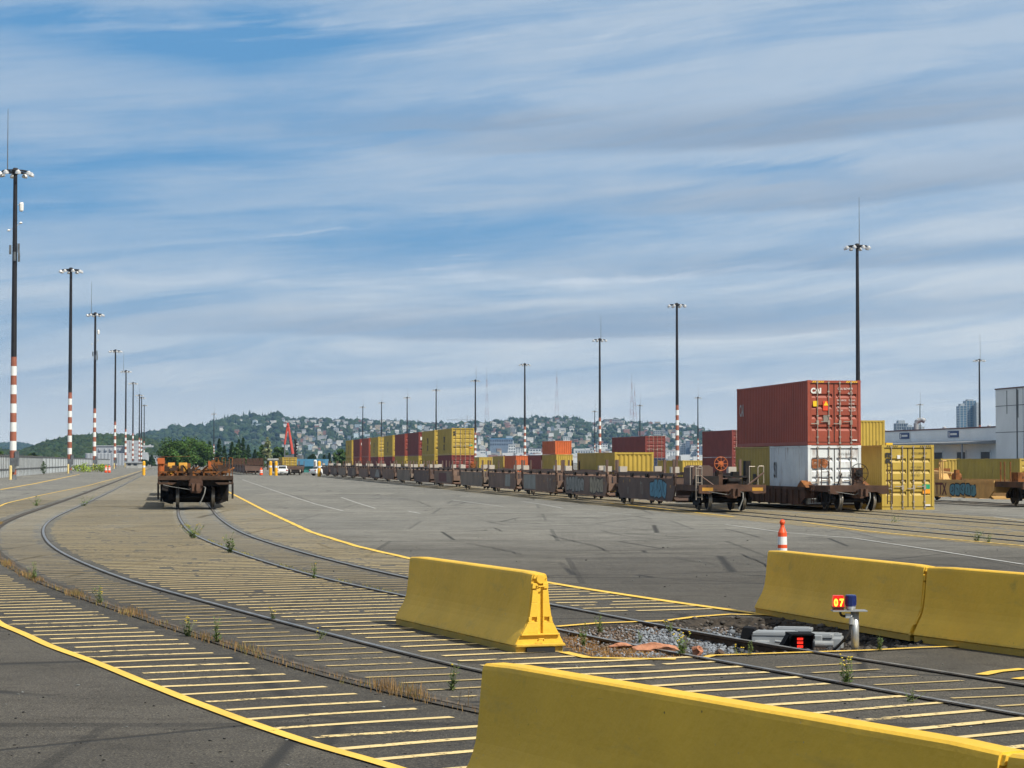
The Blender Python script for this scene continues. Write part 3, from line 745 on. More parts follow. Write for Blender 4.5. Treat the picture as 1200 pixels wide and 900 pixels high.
# along the weedy rail A (left rail of track one)
for y, p, t, n in stations(R1, 14.5, 75, .022):
    q = p+n*(1.5+random.uniform(.03, .16)); uu = 600+F*q.x/q.y
    big_ = .62 if 16 < y < 21 else .45
    if random.random() < .95:
        dd = .25+max(0, 1.2*math.sin(y*1.3)+.9*math.sin(y*3.1+1))*big_
        blades(q.x, q.y, 1+int(3*dd), .05+.07*dd+ (.12 if 16.2 < y < 19.5 and random.random() < .08 else 0), .09, ((.62, .52, .42), (.95, .85, .70), (.5, .62, .34))[random.choice((0,0,1,2))], wd=.0035)
for y, p, t, n in stations(R2, 31, 75, .12):
    q = p+n*(1.5-.1)
    if math.sin(y*.9)+math.sin(y*2.3) > .1: blades(q.x, q.y, 4, .05, .08, (.75, .95, .55), wd=.005)
for i in range(1900):            # russet grass rim at the front of the pit
    u = random.uniform(658, 800); q = G(u, random.uniform(757, 770.5) if u > 700 else random.uniform(745, 768))
    if in_pit(q.x, q.y): blades(q.x, q.y, 3, .07, .04, (.75, .55, .42) if random.random() < .6 else (1.25, 1.05, .72), z=-.06, wd=.003)
for i in range(500):
    q = G(random.uniform(657, 800), random.uniform(734, 757))
    if in_pit(q.x, q.y): blades(q.x, q.y, 2, .05, .05, (.7, .48, .36), z=-.06, wd=.003)
for i in range(160):
    q = G(random.uniform(760, 800), random.uniform(733, 741)); blades(q.x, q.y, 4, .05, .05, (.8, .58, .42), z=-.06, wd=.003)
me = np_mesh('dry_grass', bV, bF, blade_m, bC, 4); tag(put('dry_grass', me), 'dry brown grass along the rails and pit edge', None, None, 'stuff')
# ---- weeds, each a plant
leafm = M('weed_leaf', (.10, .17, .035), .7, var=.3); leafy = M('weed_leaf_grey', (.16, .22, .10), .75, var=.25); flow = M('yellow_petals', (.62, .44, .03), .6, var=.1); stemm = M('weed_stem', (.13, .15, .05), .8, var=.3)
FLM = MB().lathe([(.003,-.005),(.011,0),(.008,.006)], 6).mesh('flower', flow)
def weed(u, v, h, wd, nst, flowers, lab, mleaf=None, z=0.0, seed=0, cat='weed'):
    rr = random.Random(seed+int(u)); p = G(u, v, z)
    t = thing('weed_plant', (p.x, p.y, z), 0, lab, cat)
    st, lf = MB(), MB(); heads = []
    for i in range(nst):
        a = rr.random()*6.283; r = wd*.5*rr.random(); top = Vector((r*math.cos(a), r*math.sin(a), h*rr.uniform(.6, 1.05))); mid = top*.5+Vector((rr.uniform(-.1,.1)*wd, rr.uniform(-.1,.1)*wd, 0)); base = Vector((rr.uniform(-.1,.1)*wd, rr.uniform(-.1,.1)*wd, 0))
        st.cyl(base, mid, .004, .003, 4); st.cyl(mid, top, .003, .002, 4)
        for k in range(15):
            f = rr.uniform(.02, 1)**1.2; q = base.lerp(mid, f*2) if f < .5 else mid.lerp(top, f*2-1)
            la = rr.random()*6.283; L = rr.uniform(.03, .07)*(h/.3)*(1.2-.5*f); d = Vector((math.cos(la), math.sin(la), rr.uniform(-.1, .8)))*L; s_ = Vector((-math.sin(la), math.cos(la), 0))*L*.22
            lf.add([q, q+d*.5+s_, q+d, q+d*.5-s_], [(0,1,2,3)])
        if flowers and rr.random() < flowers:
            for _ in range(2):
                c = top+Vector((rr.uniform(-.03,.03), rr.uniform(-.03,.03), rr.uniform(-.02,.02))); heads.append(c)
    st.build('stem', stemm, t); lf.build('leaves', mleaf or leafm, t)
    for c in heads: put('flower', FLM, t, c)
for a in [(703,741,.24,.22,7,0,'green leafy weed at the back rim of the gravel near the lone barrier'), (684,757,.26,.2,6,0,'green weed in the russet grass right by the lone barrier end'),
          (800,768,.30,.30,9,.8,'yellow-flowered weed between the salmon slab and the rail'), (750,753,.16,.2,5,0,'small weed standing behind the salmon slab'),
          (226,631,.42,.9,16,.8,'yellow-flowered clump at the left rail of the far track'), (270,648,.5,.6,10,.3,'tall green weed between the rails of the far track'),
          (39,680,.34,.3,7,0,'green weed by the weedy rail at the far left'), (117,708,.28,.35,8,.7,'weed with orange-yellow heads between the left rails'),
          (221,746,.26,.32,9,.5,'green weed with one yellow flower at the weedy rail'), (254,754,.30,.2,6,0,'thin green weed right of the flowered one on the weedy rail'),
          (320,727,.22,.12,4,.4,'small weed at the long curved rail'), (375,749,.12,.22,6,.3,'low brownish tuft at the curved rail left of the lone barrier',),
          (531,809,.26,.2,6,.6,'weed with a yellow flower close to the nearest barrier end'), (367,678,.3,.25,6,.2,'weed between the far rails in mid picture'),
          (992,802,.28,.26,9,.8,'yellow-flowered weed in front of the lamp post'), (1067,822,.12,.3,7,0,'low green weed by the rail at lower right'),
          (1031,763,.2,.12,6,0,'pale upright weed right of the lamp post'), (786,740,.15,.3,6,.2,'weed at the back left rim of the pit'), (878,768,.16,.2,5,0,'sprig at the rail beside the red light bars'),
          (1145,634,.3,.7,10,0,'green tuft on the distant track at right'), (1158,636,.26,.5,8,0,'second green tuft on the distant track at right'), (1048,612,.25,1.2,9,0,'low weeds in front of the yellow container on the ground'),
          (42,593,.5,.9,9,0,'green tuft on the joint at the far left rail'), (98,593,.5,1.2,10,.3,'low tuft on the second rail at the concrete joint'), (865,768,.1,.16,4,.6,'tiny yellow flower by the rail in the pit')]:
    weed(*a)
# ================================================================ CONTAINERS
def paintm(name, c, dirt=(.10,.045,.02), amt=.30, rough=.55, dark=1):
    return M(name, c, rough, var=.10, scale=.8, dirt=dirt, dirt_amt=amt, dirt_scale=2.2, streak=True)
CY = paintm('container_yellow', (.45, .31, .052)); CR = paintm('container_red', (.31, .065, .036), amt=.42); CM = paintm('container_maroon', (.20, .040, .032))
CO = paintm('container_orange', (.52, .12, .035)); CW = paintm('container_white', (.66, .68, .67), (.22, .12, .07), .62); CB = paintm('container_navy', (.035, .05, .10)); CT = paintm('container_tan_olive', (.42, .29, .06))
CBR = paintm('container_brown', (.24, .05, .035))
rodm = M('lock_rod_steel', (.34, .29, .24), .5, .3, var=.2, dirt=(.15,.07,.03), dirt_amt=.4); gasket = M('door_gasket', (.012, .011, .010), .9); decal_w = M('white_lettering', (.72, .70, .66), .6, var=.05); decal_k = M('black_lettering', (.025,.025,.025), .6, var=.05)
decal_y = M('yellow_decal', (.85,.55,.02), .5, var=.04); decal_g = M('green_decal', (.02,.30,.13), .5, var=.04); decal_o = M('orange_decal', (.85,.33,.02), .5); decal_r = M('red_decal', (.65,.06,.02), .5); greypl = M('grey_plate', (.22,.2,.17), .5); rustm = M('rust_patch', (.27,.09,.03), .95, var=.5, scale=5, dirt=(.6,.58,.54), dirt_amt=.5, dirt_scale=8)
yblk = M('hazard_yellow', (.8,.5,.03), .5, var=.05)
W2 = 1.219
def corr(y0, y1, per, dep, phase=0.0):
    """trapezoid corrugation as (pos, depth) pairs"""
    out = [(y0, 0)]; n = max(1, int(round((y1-y0)/per))); p = (y1-y0)/n
    for i in range(n):
        a = y0+i*p
        out += [(a+.16*p, 0), (a+.40*p, dep), (a+.62*p, dep), (a+.86*p, 0)]
    out.append((y1, 0)); return out
CACHE = {}
def c_meshes(L, H):
    if (L, H) in CACHE: return CACHE[(L, H)]
    d = {}
    fr = MB()
    for x in (-W2, W2-.12):
        for y in (0, L-.12): fr.box(x, x+.12, y, y+.12, .15, H-.11)
    for x in (-W2, W2-.07): fr.box(x, x+.07, .12, L-.12, .0, .15); fr.box(x, x+.06, .12, L-.12, H-.075, H-.015)
    for y in (0, L-.08): fr.box(-W2+.12, W2-.12, y, y+.08, .0, .13); fr.box(-W2+.12, W2-.12, y, y+.08, H-.13, H-.012)
    d['frame'] = fr.mesh('frame', CY)
    d['castings'] = MB().box(0, .162, 0, .178, 0, .118).mesh('corner_casting', CY)
    d['cast_at'] = [(x, y, z) for x in (-W2-.004, W2-.158) for y in (-.006, L-.172) for z in (-.002, H-.116)]
    for sgn in (-1, 1):
        s = MB(); pr = corr(.12, L-.12, .275, .034)
        vs = []; 
        for y, dp in pr: vs += [(sgn*(W2-.014-dp), y, .15), (sgn*(W2-.014-dp), y, H-.075)]
        s.add(vs, [(2*i, 2*i+1, 2*i+3, 2*i+2) if sgn > 0 else (2*i, 2*i+2, 2*i+3, 2*i+1) for i in range(len(pr)-1)])
        d['side%d' % sgn] = s.mesh('side_panel', CY)
    s = MB(); pr = corr(.12, L-.12, .21, .02); vs = []
    for y, dp in pr: vs += [(-W2+.06, y, H-.03-dp), (W2-.06, y, H-.03-dp)]
    s.add(vs, [(2*i, 2*i+1, 2*i+3, 2*i+2) for i in range(len(pr)-1)]); s.box(-W2+.07, W2-.07, .08, L-.08, .06, .12)
    d['roof'] = s.mesh('roof_panel', CY)
    def endw(y0, sg):
        s = MB(); pr = corr(-W2+.12, W2-.12, .262, .045); vs = []
        for x, dp in pr: vs += [(x, y0+sg*dp, .13), (x, y0+sg*dp, H-.13)]
        s.add(vs, [(2*i, 2*i+2, 2*i+3, 2*i+1) if sg > 0 else (2*i, 2*i+1, 2*i+3, 2*i+2) for i in range(len(pr)-1)])
        return s.mesh('end_wall', CY)
    d['near_wall'] = endw(.02, 1); d['far_wall'] = endw(L-.02, -1)
    # one door leaf, hinge side at x<0: profile in z with pressed-in bands
    hz = H-.26; bands = [.24, .44, .61, .80]; zs = [(.13, 0)]
    for bnd in bands: z = .13+hz*bnd; zs += [(z-.13, 0), (z-.03, .065), (z+.03, .065), (z+.055, 0)]
    zs.append((H-.13, 0))
    for nm, xa, xb in (('doorL', -W2+.125, -.02), ('doorR', .02, W2-.125)):
        s = MB(); 
        for x0, x1, flat in ((xa, xa+.07, 1), (xa+.07, xb-.07, 0), (xb-.07, xb, 1)):
            vs = []; 
            for z, dp in zs: 
                yy = .025+(0 if flat else dp); vs += [(x0, yy, z), (x1, yy, z)]
            s.add(vs, [(2*i, 2*i+1, 2*i+3, 2*i+2) for i in range(len(zs)-1)])
        d[nm] = s.mesh('door', CY)
        w_ = xb-xa; d[nm+'rod'] = []; d[nm+'handle'] = []
        for f in (.30, .78) if nm == 'doorL' else (.22, .70):
            r_ = MB(); hd_ = MB(); x = xa+w_*f; r_.cyl((x, -.012, .04), (x, -.012, H-.04), .021, n=8)
            for z in (.10, .16+.2, 1.3, H-.5, H-.1): r_.box(x-.045, x+.045, -.03, .022, z-.03, z+.03)
            hd_.box(x-.02-.34, x-.02, -.05, -.025, 1.02, 1.06) if f > .5 else hd_.box(x-.3, x, -.05, -.025, .93, .97)
            hd_.box(x-.05, x+.05, -.045, .0, .90, 1.10)
            d[nm+'rod'].append(r_.mesh('lock_rod', rodm)); d[nm+'handle'].append(hd_.mesh('handle', rodm))
    s = MB(); s.box(-.02, .02, .018, .03, .13, H-.13); s.box(-W2+.115, -W2+.128, .01, .03, .13, H-.13); s.box(W2-.128, W2-.115, .01, .03, .13, H-.13); s.box(-W2+.128, W2-.128, -.003,.028,.118,.145); s.box(-W2+.128, W2-.128, -.003,.028,H-.150,H-.122)
    d['gasket'] = s.mesh('door_seal', gasket)
    CACHE[(L, H)] = d; return d
def container(n, t, z, mat, lab, L=12.19, H=2.9, doors=True, group=None, detail=True, center=None):
    """n = line of the left side, t = near end"""
    r = thing('shipping_container', NT(n+W2, t, z), RZ, lab, 'shipping container', group)
    d = c_meshes(L, H); P_ = {}
    def pt(key, name):
        o = put(name, d[key], r)
        if o.data.materials[0] == CY and mat != CY: o.material_slots[0].link = 'OBJECT'; o.material_slots[0].material = mat
        P_[key] = o; return o
    pt('frame', 'frame')
    for q in d['cast_at']: pt('castings', 'corner_casting').location = q
    pt('side-1', 'side_panel'); pt('side1', 'side_panel'); pt('roof', 'roof_panel'); pt('far_wall', 'end_wall')
    if doors:
        for q in ('doorL', 'doorR'):
            dr = pt(q, 'door'); 
            for sub, nm in (('rod', 'lock_rod'), ('handle', 'door_handle')):
                for me_ in d[q+sub]: put(nm, me_, dr)
        pt('gasket', 'door_seal')
    else: pt('near_wall', 'end_wall')
    return r
def msc_side(r, y=5.4, z=.45, k=1.0, mat=None):
    m = mat or decal_k
    text('m', 1.35*k, r, (-W2-.006, y+1.6*k, z+.95*k), LEFT, m, 'logo', 1.15, .03); text('sc', 1.25*k, r, (-W2-.006, y+1.62*k, z+.12), LEFT, m, 'logo', 1.0, .03)
def decals(r, H, code, col, size2='45G1'):
    text(code, .135, r, (.16, -.002, H-.42), FRONT, col, 'container_number', .8); text(size2, .125, r, (.62, -.002, H-.62), FRONT, col, 'size_code', .85)
# ---- the near stack
red = container(27.8, 90.9, 5.49-2.61, CR, 'large rust-red container with white lettering, on top of the nearest stack', L=11.9, H=2.87)
H = 2.87
text('CAI', .31, red, (-1.07, -.004, H-.57), FRONT, decal_w, 'logo', .95, .02); decals(red, H, 'CAIU 867449 9', decal_w)
for i, (a, b_) in enumerate((('MAX.GROSS', '32,500 KG'), ('TARE', '3,940 KG'), ('NET', '28,560 KG'), ('CU.CAP', '76.3 CU.M'))):
    text(a, .10, red, (.12, -.003, H-.92-i*.15), FRONT, decal_w, 'weight_text', .8); text(b_, .10, red, (.66, -.003, H-.92-i*.15), FRONT, decal_w, 'weight_text', .7)
MB().box(-.97, -.74, -.006, .024, H-1.16, H-.92).build('yellow_label', decal_y, red)
s = MB(); s.box(-.52, -.24, -.004, .024, H-1.34, H-.92); s.build('red_label', decal_r, red)
s = MB(); s.prism_y([(-.49, H-1.12), (-.27, H-1.12), (-.38, H-.92)], -.010, -.005); s.build('warning_triangle', decal_y, red)
MB().box(-.50,-.27,-.006,.024,H-1.85,H-1.55).build('plate', greypl, red); MB().box(.82,1.04,-.006,.024,.2,.25).build('maker_plate', decal_w, red)
text('CAI', .80, red, (-W2-.006, 11.4, 1.5), LEFT, M('faded_lettering', (.40,.38,.36), .7), 'logo', .6, .02)
s = MB()
for x0 in (-1.0, .55):
    for i in range(6): s.prism_y([(x0+i*.09, H-.105), (x0+i*.09+.05, H-.105), (x0+i*.09+.09, H-.03), (x0+i*.09+.04, H-.03)], -.004, 0)
s.build('hazard_stripes', yblk, red)
white = container(27.8, 90.9, .28, CW, 'dented white container with a rusty door patch under the rust-red one', L=6.06, H=2.59)
decals(white, 2.59, 'GATU 064768', decal_k, '2210')
for i, a in enumerate(('30 480', '2 230', '28 250')): text(a, .13, white, (.62, -.003, 1.22-i*.17), FRONT, decal_k, 'weight_text', .7)
text('S1', 1.0, white, (-W2-.006, 5.4, 1.15), LEFT, decal_k, 'logo', .55, .02)
s = MB(); s.prism_y([(-1.05,1.62),(-.92,1.56),(-.6,1.63),(-.42,1.58),(-.33,1.66),(-.31,1.94),(-.5,2.0),(-.8,1.97),(-1.04,2.0)], -.003, .024); s.build('rust_patch', rustm, white)
olive = container(27.8, 97.03, .28, CT, 'olive-yellow twenty-foot container behind the white one', L=6.06, H=2.59, doors=False)
msc_side(olive, 2.0, .4, .55)
yg = container(31.4, 91.5, 0.0, CY, 'yellow container standing on the ground at the right of the near stack', H=2.9)
H = 2.9
decals(yg, H, 'MSDU 883307 8', decal_k); text('m', .40, yg, (-1.06, -.004, H-.55), FRONT, decal_k, 'logo', 1.05, .02); text('sc', .36, yg, (-1.05, -.004, H-.80), FRONT, decal_k, 'logo', 1.0, .02)
MB().box(-.50,-.36,-.006,.024,H-.62,H-.46).build('white_label', decal_w, yg); MB().box(.68,1.02,-.006,.024,.93,1.13).build('green_label', decal_g, yg); MB().box(.68,1.02,-.006,.024,.72,.92).build('orange_label', decal_o, yg); MB().box(.80,1.03,-.006,.024,.17,.24).build('maker_plate', decal_w, yg)
for i in range(4): text(('MGW', 'TARE', 'NET', 'CUBE')[i]+'  '+('32.500', '3.880', '28.620', '76.4')[i], .095, yg, (.14, -.003, H-1.02-i*.125), FRONT, decal_k, 'weight_text', .9)
s = MB()
for x0 in (-1.0, .55):
    for i in range(6): s.prism_y([(x0+i*.09, H-.105), (x0+i*.09+.05, H-.105), (x0+i*.09+.09, H-.03), (x0+i*.09+.04, H-.03)], -.004, 0)
s.build('hazard_stripes', decal_k, yg)
MB().box(-1.0,-.7,.02,.2,H+.002,H+.09).build('roof_bracket', yblk, yg)
# ---- the double stacks of row three
GRP = 'containers stacked two high on the far row of cars'
tops = [CY, CY, CM, CBR, CY, CY, CR, CM, CY]; lows = [CM, CY, CY, CY, CM, CM, CR, CR, CY]
cn = {CY: 'yellow', CM: 'dark maroon', CBR: 'brown-red', CR: 'bright red'}
ordn = ['nearest', 'second', 'third', 'fourth', 'fifth', 'sixth', 'seventh', 'eighth', 'farthest']
tt = [228, 243.2, 259, 274.6, 289.8, 310, 325, 340.6, 356]
for i in range(9):
    a = container(30, tt[i], .28+2.59, tops[i], '%s container, upper one of the %s double stack from the near end' % (cn[tops[i]], ordn[i]), H=2.9, group=GRP)
    b = container(30, tt[i], .28, lows[i], '%s container, lower one of the %s double stack from the near end' % (cn[lows[i]], ordn[i]), H=2.59, group=GRP)
    if tops[i] == CY: msc_side(a)
    if lows[i] == CY: msc_side(b, 5.4, .3, .8)
    if tops[i] in (CR, CM): MB().box(-1.0, -.5, -.006, .024, 1.9, 2.3).build('white_label', decal_w, a)
    if i == 0:
        MB().box(.68,1.02,-.006,.024,.93,1.13).build('green_label', decal_g, a); MB().box(.68,1.02,-.006,.024,.72,.92).build('orange_label', decal_o, a); decals(a, 2.9, 'MSCU 745120 3', decal_k)
        text('m', .40, a, (-1.06, -.004, 2.35), FRONT, decal_k, 'logo', 1.05, .02); text('sc', .36, a, (-1.05, -.004, 2.1), FRONT, decal_k, 'logo', 1.0, .02)
# ---- single and double stacks on the ground block behind
g1 = 'containers standing in the block behind the well cars'
container(26.9, 128, .28, CY, 'near twenty-foot yellow container with ribbed end behind the pale graffiti car', L=6.06, H=2.45, doors=False)
msc_side(container(26.9, 134.1, .28, CT, 'far twenty-foot olive-yellow container right behind the ribbed yellow one', L=6.06, H=2.45, doors=False), 2, .4, .6)
container(56, 209, 2.61, CM, 'maroon container on top, just left of the near rust-red stack', H=2.75, group=g1)
container(56, 209, 0, CM, 'maroon container on the ground just left of the near rust-red stack', H=2.59, group=g1)
container(56, 230, 0, CY, 'low yellow container with ribbed end left of the orange brake wheel', H=2.3, doors=False, group=g1)
container(56, 248.7, 2.61, CM, 'maroon container with rusty doors, right one of the two upper ones in mid picture', H=2.6, group=g1)
container(56, 248.7, 0, CB, 'navy container under the right upper maroon one', H=2.59, group=g1)
container(58.3, 267, 2.61, CM, 'maroon container with pale doors, left one of the two upper ones in mid picture', H=2.75, group=g1)
container(58.3, 267, 0, CM, 'maroon container under the left upper maroon one', H=2.59, group=g1)
container(56, 308, .3, CY, 'yellow ribbed-end container under the orange one', H=2.9, doors=False, group=g1)
container(56, 309, 3.22, CO, 'short orange open container on top of a yellow one', H=2.0, L=11, doors=False, group=g1)
container(56, 321, .3, CBR, 'dark brown container behind the yellow one that carries the orange one', H=2.85, doors=False, group=g1)
container(56, 345, .3, CO, 'orange-red container with ribbed end in the low far row', H=2.85, doors=False, group=g1)
container(56, 358.5, .3, CT, 'olive container behind the orange-red one in the low far row', H=2.8, doors=False, group=g1)
container(56, 387, .3, CY, 'yellow ribbed-end container farthest left in the low far row', H=2.7, doors=False, group=g1)
container(54.8, 166, 2.75, CY, 'yellow ribbed-end container rising behind the yellow one on the ground', H=2.75, doors=False, group=g1)
container(54.8, 166, 0, CY, 'lower yellow container hidden under the ribbed one at right', H=2.74, doors=False, group=g1)
container(59, 142.5, 0, CY, 'long yellow container behind the tan car, nearest the right edge', H=2.38, group=g1)
container(59, 158, 0, CT, 'olive container with a ribbed yellow end left of the long yellow one', H=2.38, doors=False, group=g1)
container(59, 173, 0, CT, 'next olive container beyond the ribbed yellow end', H=2.38, doors=False, group=g1)
# ================================================================ RAIL CARS
wb = M('wellcar_brown', (.12, .075, .058), .75, var=.25, scale=.7, dirt=(.16,.07,.035), dirt_amt=.42, dirt_scale=1.6, streak=True)
wr = M('wellcar_rust', (.075, .038, .024), .85, var=.4, scale=1.2, dirt=(.022,.016,.013), dirt_amt=.6, dirt_scale=2.5)
wt = M('wellcar_tan', (.56, .34, .12), .7, var=.15, dirt=(.25,.12,.05), dirt_amt=.35, dirt_scale=2, streak=True)
wo = M('rusty_orange', (.21, .078, .02), .85, var=.5, scale=2.5, dirt=(.03,.018,.012), dirt_amt=.75, dirt_scale=5)
blk = M('bogie_black', (.014, .011, .010), .8, .1, var=.4, scale=3); tread = M('wheel_tread', (.35,.31,.26), .4, .8, var=.3, scale=4); boxw = M('stowage_white', (.46,.41,.35), .6, var=.1, dirt=(.3,.12,.06), dirt_amt=.4); hosem = M('hose', (.16,.16,.15), .5); oranb = M('brakewheel_orange', (.40,.10,.025), .6, var=.2)
yb = M('yellow_block', (.42,.21,.025), .6, var=.25, dirt=(.25,.1,.03), dirt_amt=.45)
BC = {}
def bogie(parent, y):
    """truck: two axles 1.78 apart, side frames, bolster"""
    if 'w' not in BC:
        wm = MB()
        wm.lathe([(.10,-.02),(.38,-.02),(.45,-.015),(.45,.0)], 22, m=0); 
        w = MB(); n = 26
        def wheel(sx):
            m_ = MB(); 
            prof = [(.09, .0), (.36, .02), (.395, .035), (.455, .038), (.47, .03), (.47, .0), (.43, -.02), (.425, -.10), (.38, -.105), (.33, -.05), (.12, -.07), (.09,-.07)]
            vs = []; fs = []; ms = []
            for r_, x in prof: vs += [(sx*(-x)+0, r_*math.cos(2*math.pi*i/n), r_*math.sin(2*math.pi*i/n)) for i in range(n)]
            for j in range(len(prof)-1):
                for i in range(n): fs.append((j*n+i, j*n+(i+1) % n, (j+1)*n+(i+1) % n, (j+1)*n+i)); ms.append(1 if j in (4,5,6,7) else 0)
            m_.v = vs; m_.f = fs; m_.m = ms; return m_.mesh('wheel', [blk, tread])
        BC['w'] = {1: wheel(1), -1: wheel(-1)}
        a = MB(); a.cyl((-1.0,0,0),(1.0,0,0),.085,n=12); BC['a'] = a.mesh('axle', blk)
        s = MB(); pr = [(-1.12,.42),(-.72,.42),(-.55,.70),(-.30,.86),(.30,.86),(.55,.70),(.72,.42),(1.12,.42),(1.12,.62),(.85,.72),(.5,.98),(-.5,.98),(-.85,.72),(-1.12,.62)]
        s.prism_x(pr, .94, 1.06); s.prism_x([(-.5,.24),(.5,.24),(.60,.40),(.3,.36),(-.3,.36),(-.60,.40)], .94, 1.06); s.box(.95,1.05,-.32,-.22,.3,.9); s.box(.95,1.05,.22,.32,.3,.9)
        for yy in (-.12, 0, .12): s.cyl((1.0,yy,.34),(1.0,yy,.86),.055,n=8)
        for yy in (-.89, .89): s.cyl((.92,yy,.47),(1.14,yy,.47),.13,n=10)
        BC['s1'] = s.mesh('side_frame', blk); s2 = MB(); s2.v = [(-x, y_, z_) for x, y_, z_ in s.v]; s2.f = [f[::-1] for f in s.f]; s2.m = s.m; BC['s-1'] = s2.mesh('side_frame', blk)
        b = MB(); b.box(-1.0,1.0,-.2,.2,.55,.85); b.box(-.9,.9,-.72,-.60,.35,.5); b.box(-.9,.9,.60,.72,.35,.5); BC['b'] = b.mesh('bolster', blk)
    t = put('bogie', BC['b'], parent, (0, y, 0))
    for yy in (-.89, .89):
        for sx in (-1, 1): put('wheel', BC['w'][sx], t, (sx*.76-sx*.05, yy, .47))
        put('axle', BC['a'], t, (0, yy, .47))
    put('side_frame', BC['s1'], t); put('side_frame', BC['s-1'], t)
    return t
HC = {}
def hull_mesh(key, mat, L, top, ribs=False, chordgap=True, bot=.33):
    if key in HC: return HC[key]
    h = MB(); w_ = 1.48; c = .95; th = .06
    for s_ in (-1, 1):
        x0, x1 = (s_*w_, s_*(w_-th)); a, b = min(x0, x1), max(x0, x1)
        # side plate, lower corners cut away at the ends, bottom edge tucked in
        h.prism_x([(.35, bot+.25), (.75, bot+.02), (L-.75, bot+.02), (L-.35, bot+.25), (L-.05, top-.35), (L-.05, top), (.05, top), (.05, top-.35)], a, b)
        h.box(a-.03 if s_ < 0 else a, b if s_ < 0 else b+.03, .0, L, top+(.10 if chordgap else .0), top+(.24 if chordgap else .14))
        if chordgap:
            k = 7
            for i in range(k+1):
                y = .1+(L-.3)*i/k; h.box(a+.005, b-.005, y, y+.14, top, top+.10)
        # tucked lower flange
        pr = [(s_*w_, bot+.24), (s_*(w_-.02), bot+.24), (s_*(w_-.26), bot), (s_*(w_-.30), bot)]
        if s_ < 0: pr = pr[::-1]
        h.prism_y(pr, .75, L-.75)
        if ribs:
            y = .9
            while y < L-.8: h.box((s_*w_-.05) if s_ < 0 else s_*w_-.0, (s_*w_) if s_ < 0 else s_*w_+.05, y, y+.10, bot+.03, top); y += .92
    for y in np.arange(.8, L-.8, 1.9): h.box(-w_+.28, w_-.28, y, y+.35, bot-.03, bot+.06)
    h.box(-w_+.05, w_-.05, .02, .16, bot+.3, top+.02); h.box(-w_+.05, w_-.05, L-.16, L-.02, bot+.3, top+.02)
    HC[key] = h.mesh('well_body', mat); return HC[key]
EC = {}
def each(name, boxes, mat, r):
    # one child per box; equal boxes share a mesh
    for b_ in boxes:
        key = (name, mat.name)+tuple(round(b_[i+1]-b_[i], 3) for i in (0, 2, 4))
        if key not in EC: EC[key] = MB().box(0, b_[1]-b_[0], 0, b_[3]-b_[2], 0, b_[5]-b_[4]).mesh(name, mat)
        put(name, EC[key], r, (b_[0], b_[2], b_[4]))
def fittings(r, mat, top, L, w_=1.48):
    """upright posts, boxes, pins on the chord"""
    each('corner_post', [(s_*w_-.07 if s_ < 0 else w_-.03, s_*w_+.03 if s_ < 0 else w_+.07, y, y+.13, top-.3, top+.85) for s_ in (-1, 1) for y in (.12, L-.25)], mat, r)
def brake_wheel(r, loc, R_, mat):
    b = MB(); b.ring((0,0,0), (0,1,0), R_, .018, 18, 5)
    for i in range(8):
        a = 2*math.pi*i/8; b.cyl((0,0,0), (R_*math.cos(a), 0, R_*math.sin(a)), .014, n=5)
    b.cyl((0,-.03,0),(0,.08,0),.06,n=10); b.cyl((0,.0,0),(0,.02,0),R_*.42,n=14)
    o = b.build('brake_wheel', mat, r); o.location = loc; return o
def ladder(r, x, y, z0, z1, mat, wd=.36, side=False):
    b = MB()
    for q in (-wd/2, wd/2): b.cyl((x+(0 if side else q), y+(q if side else 0), z0), (x+(0 if side else q), y+(q if side else 0), z1), .022, n=6)
    z = z0+.12
    while z < z1: b.cyl((x-(0 if side else wd/2), y-(wd/2 if side else 0), z), (x+(0 if side else wd/2), y+(wd/2 if side else 0), z), .016, n=5); z += .3
    return b.build('ladder', mat, r)
def coupler(r, y, z, mat=None):
    b = MB(); b.box(-.12,.12,y-.45,y+.3,z-.10,z+.10); b.prism_z([(-.16,y-.78),(-.02,y-.72),(.02,y-.86),(.15,y-.8),(.19,y-.55),(.14,y-.42),(-.14,y-.42),(-.20,y-.55)], z-.16, z+.16)
    b.prism_y([(-.30,z+.30),(-.26,z-.12),(-.18,z-.25),(.18,z-.25),(.26,z-.12),(.30,z+.30)], y-.02, y+.1); b.box(-.26,.26,y-.05,y+.02,z+.22,z+.36)
    b.build('coupler', mat or wr, r)
    h = MB(); h.tube([(.34,y-.05,z+.02),(.40,y-.28,z-.02),(.36,y-.42,z-.25),(.26,y-.46,z-.50),(.20,y-.47,z-.62)], .024, 7); h.cyl((.20,y-.47,z-.60),(.16,y-.48,z-.72),.04,n=8); h.build('brake_hose', hosem, r)
    l = MB(); l.tube([(-1.35,y-.05,z+.10),(-1.0,y-.08,z+.02),(-.25,y-.30,z-.10),(-.1,y-.5,z+.05)], .016, 6); l.build('uncoupling_lever', hosem, r)
def end_deck(r, y0, y1, z, mat, lip, patches=True, w_=1.45, ld=.26):
    b = MB(); b.box(-w_, w_, y0, y1, z-.06, z); b.box(-w_, w_, y0-.04, y0, z-ld, z+.02); b.box(-.28, .28, y0+.05, y1, z-.5, z-.06)
    for s_ in (-1, 1): b.prism_y([(s_*w_, z-.26), (s_*w_, z-.34), (s_*.95, z-.36), (s_*.8, z-.26)][::-s_], y0-.04, y0+.2); b.box(s_*w_-.06 if s_ > 0 else -w_, s_*w_ if s_ > 0 else -w_+.06, y0, y1, z-.26, z-.06)
    b.build('end_deck', mat, r)
    if patches:
        for s_ in (-1, 1): MB().box(min(s_*.85, s_*1.32), max(s_*.85, s_*1.32), y0-.046, y0-.039, z-.24, z-.10).build('yellow_reflector', yb, r)
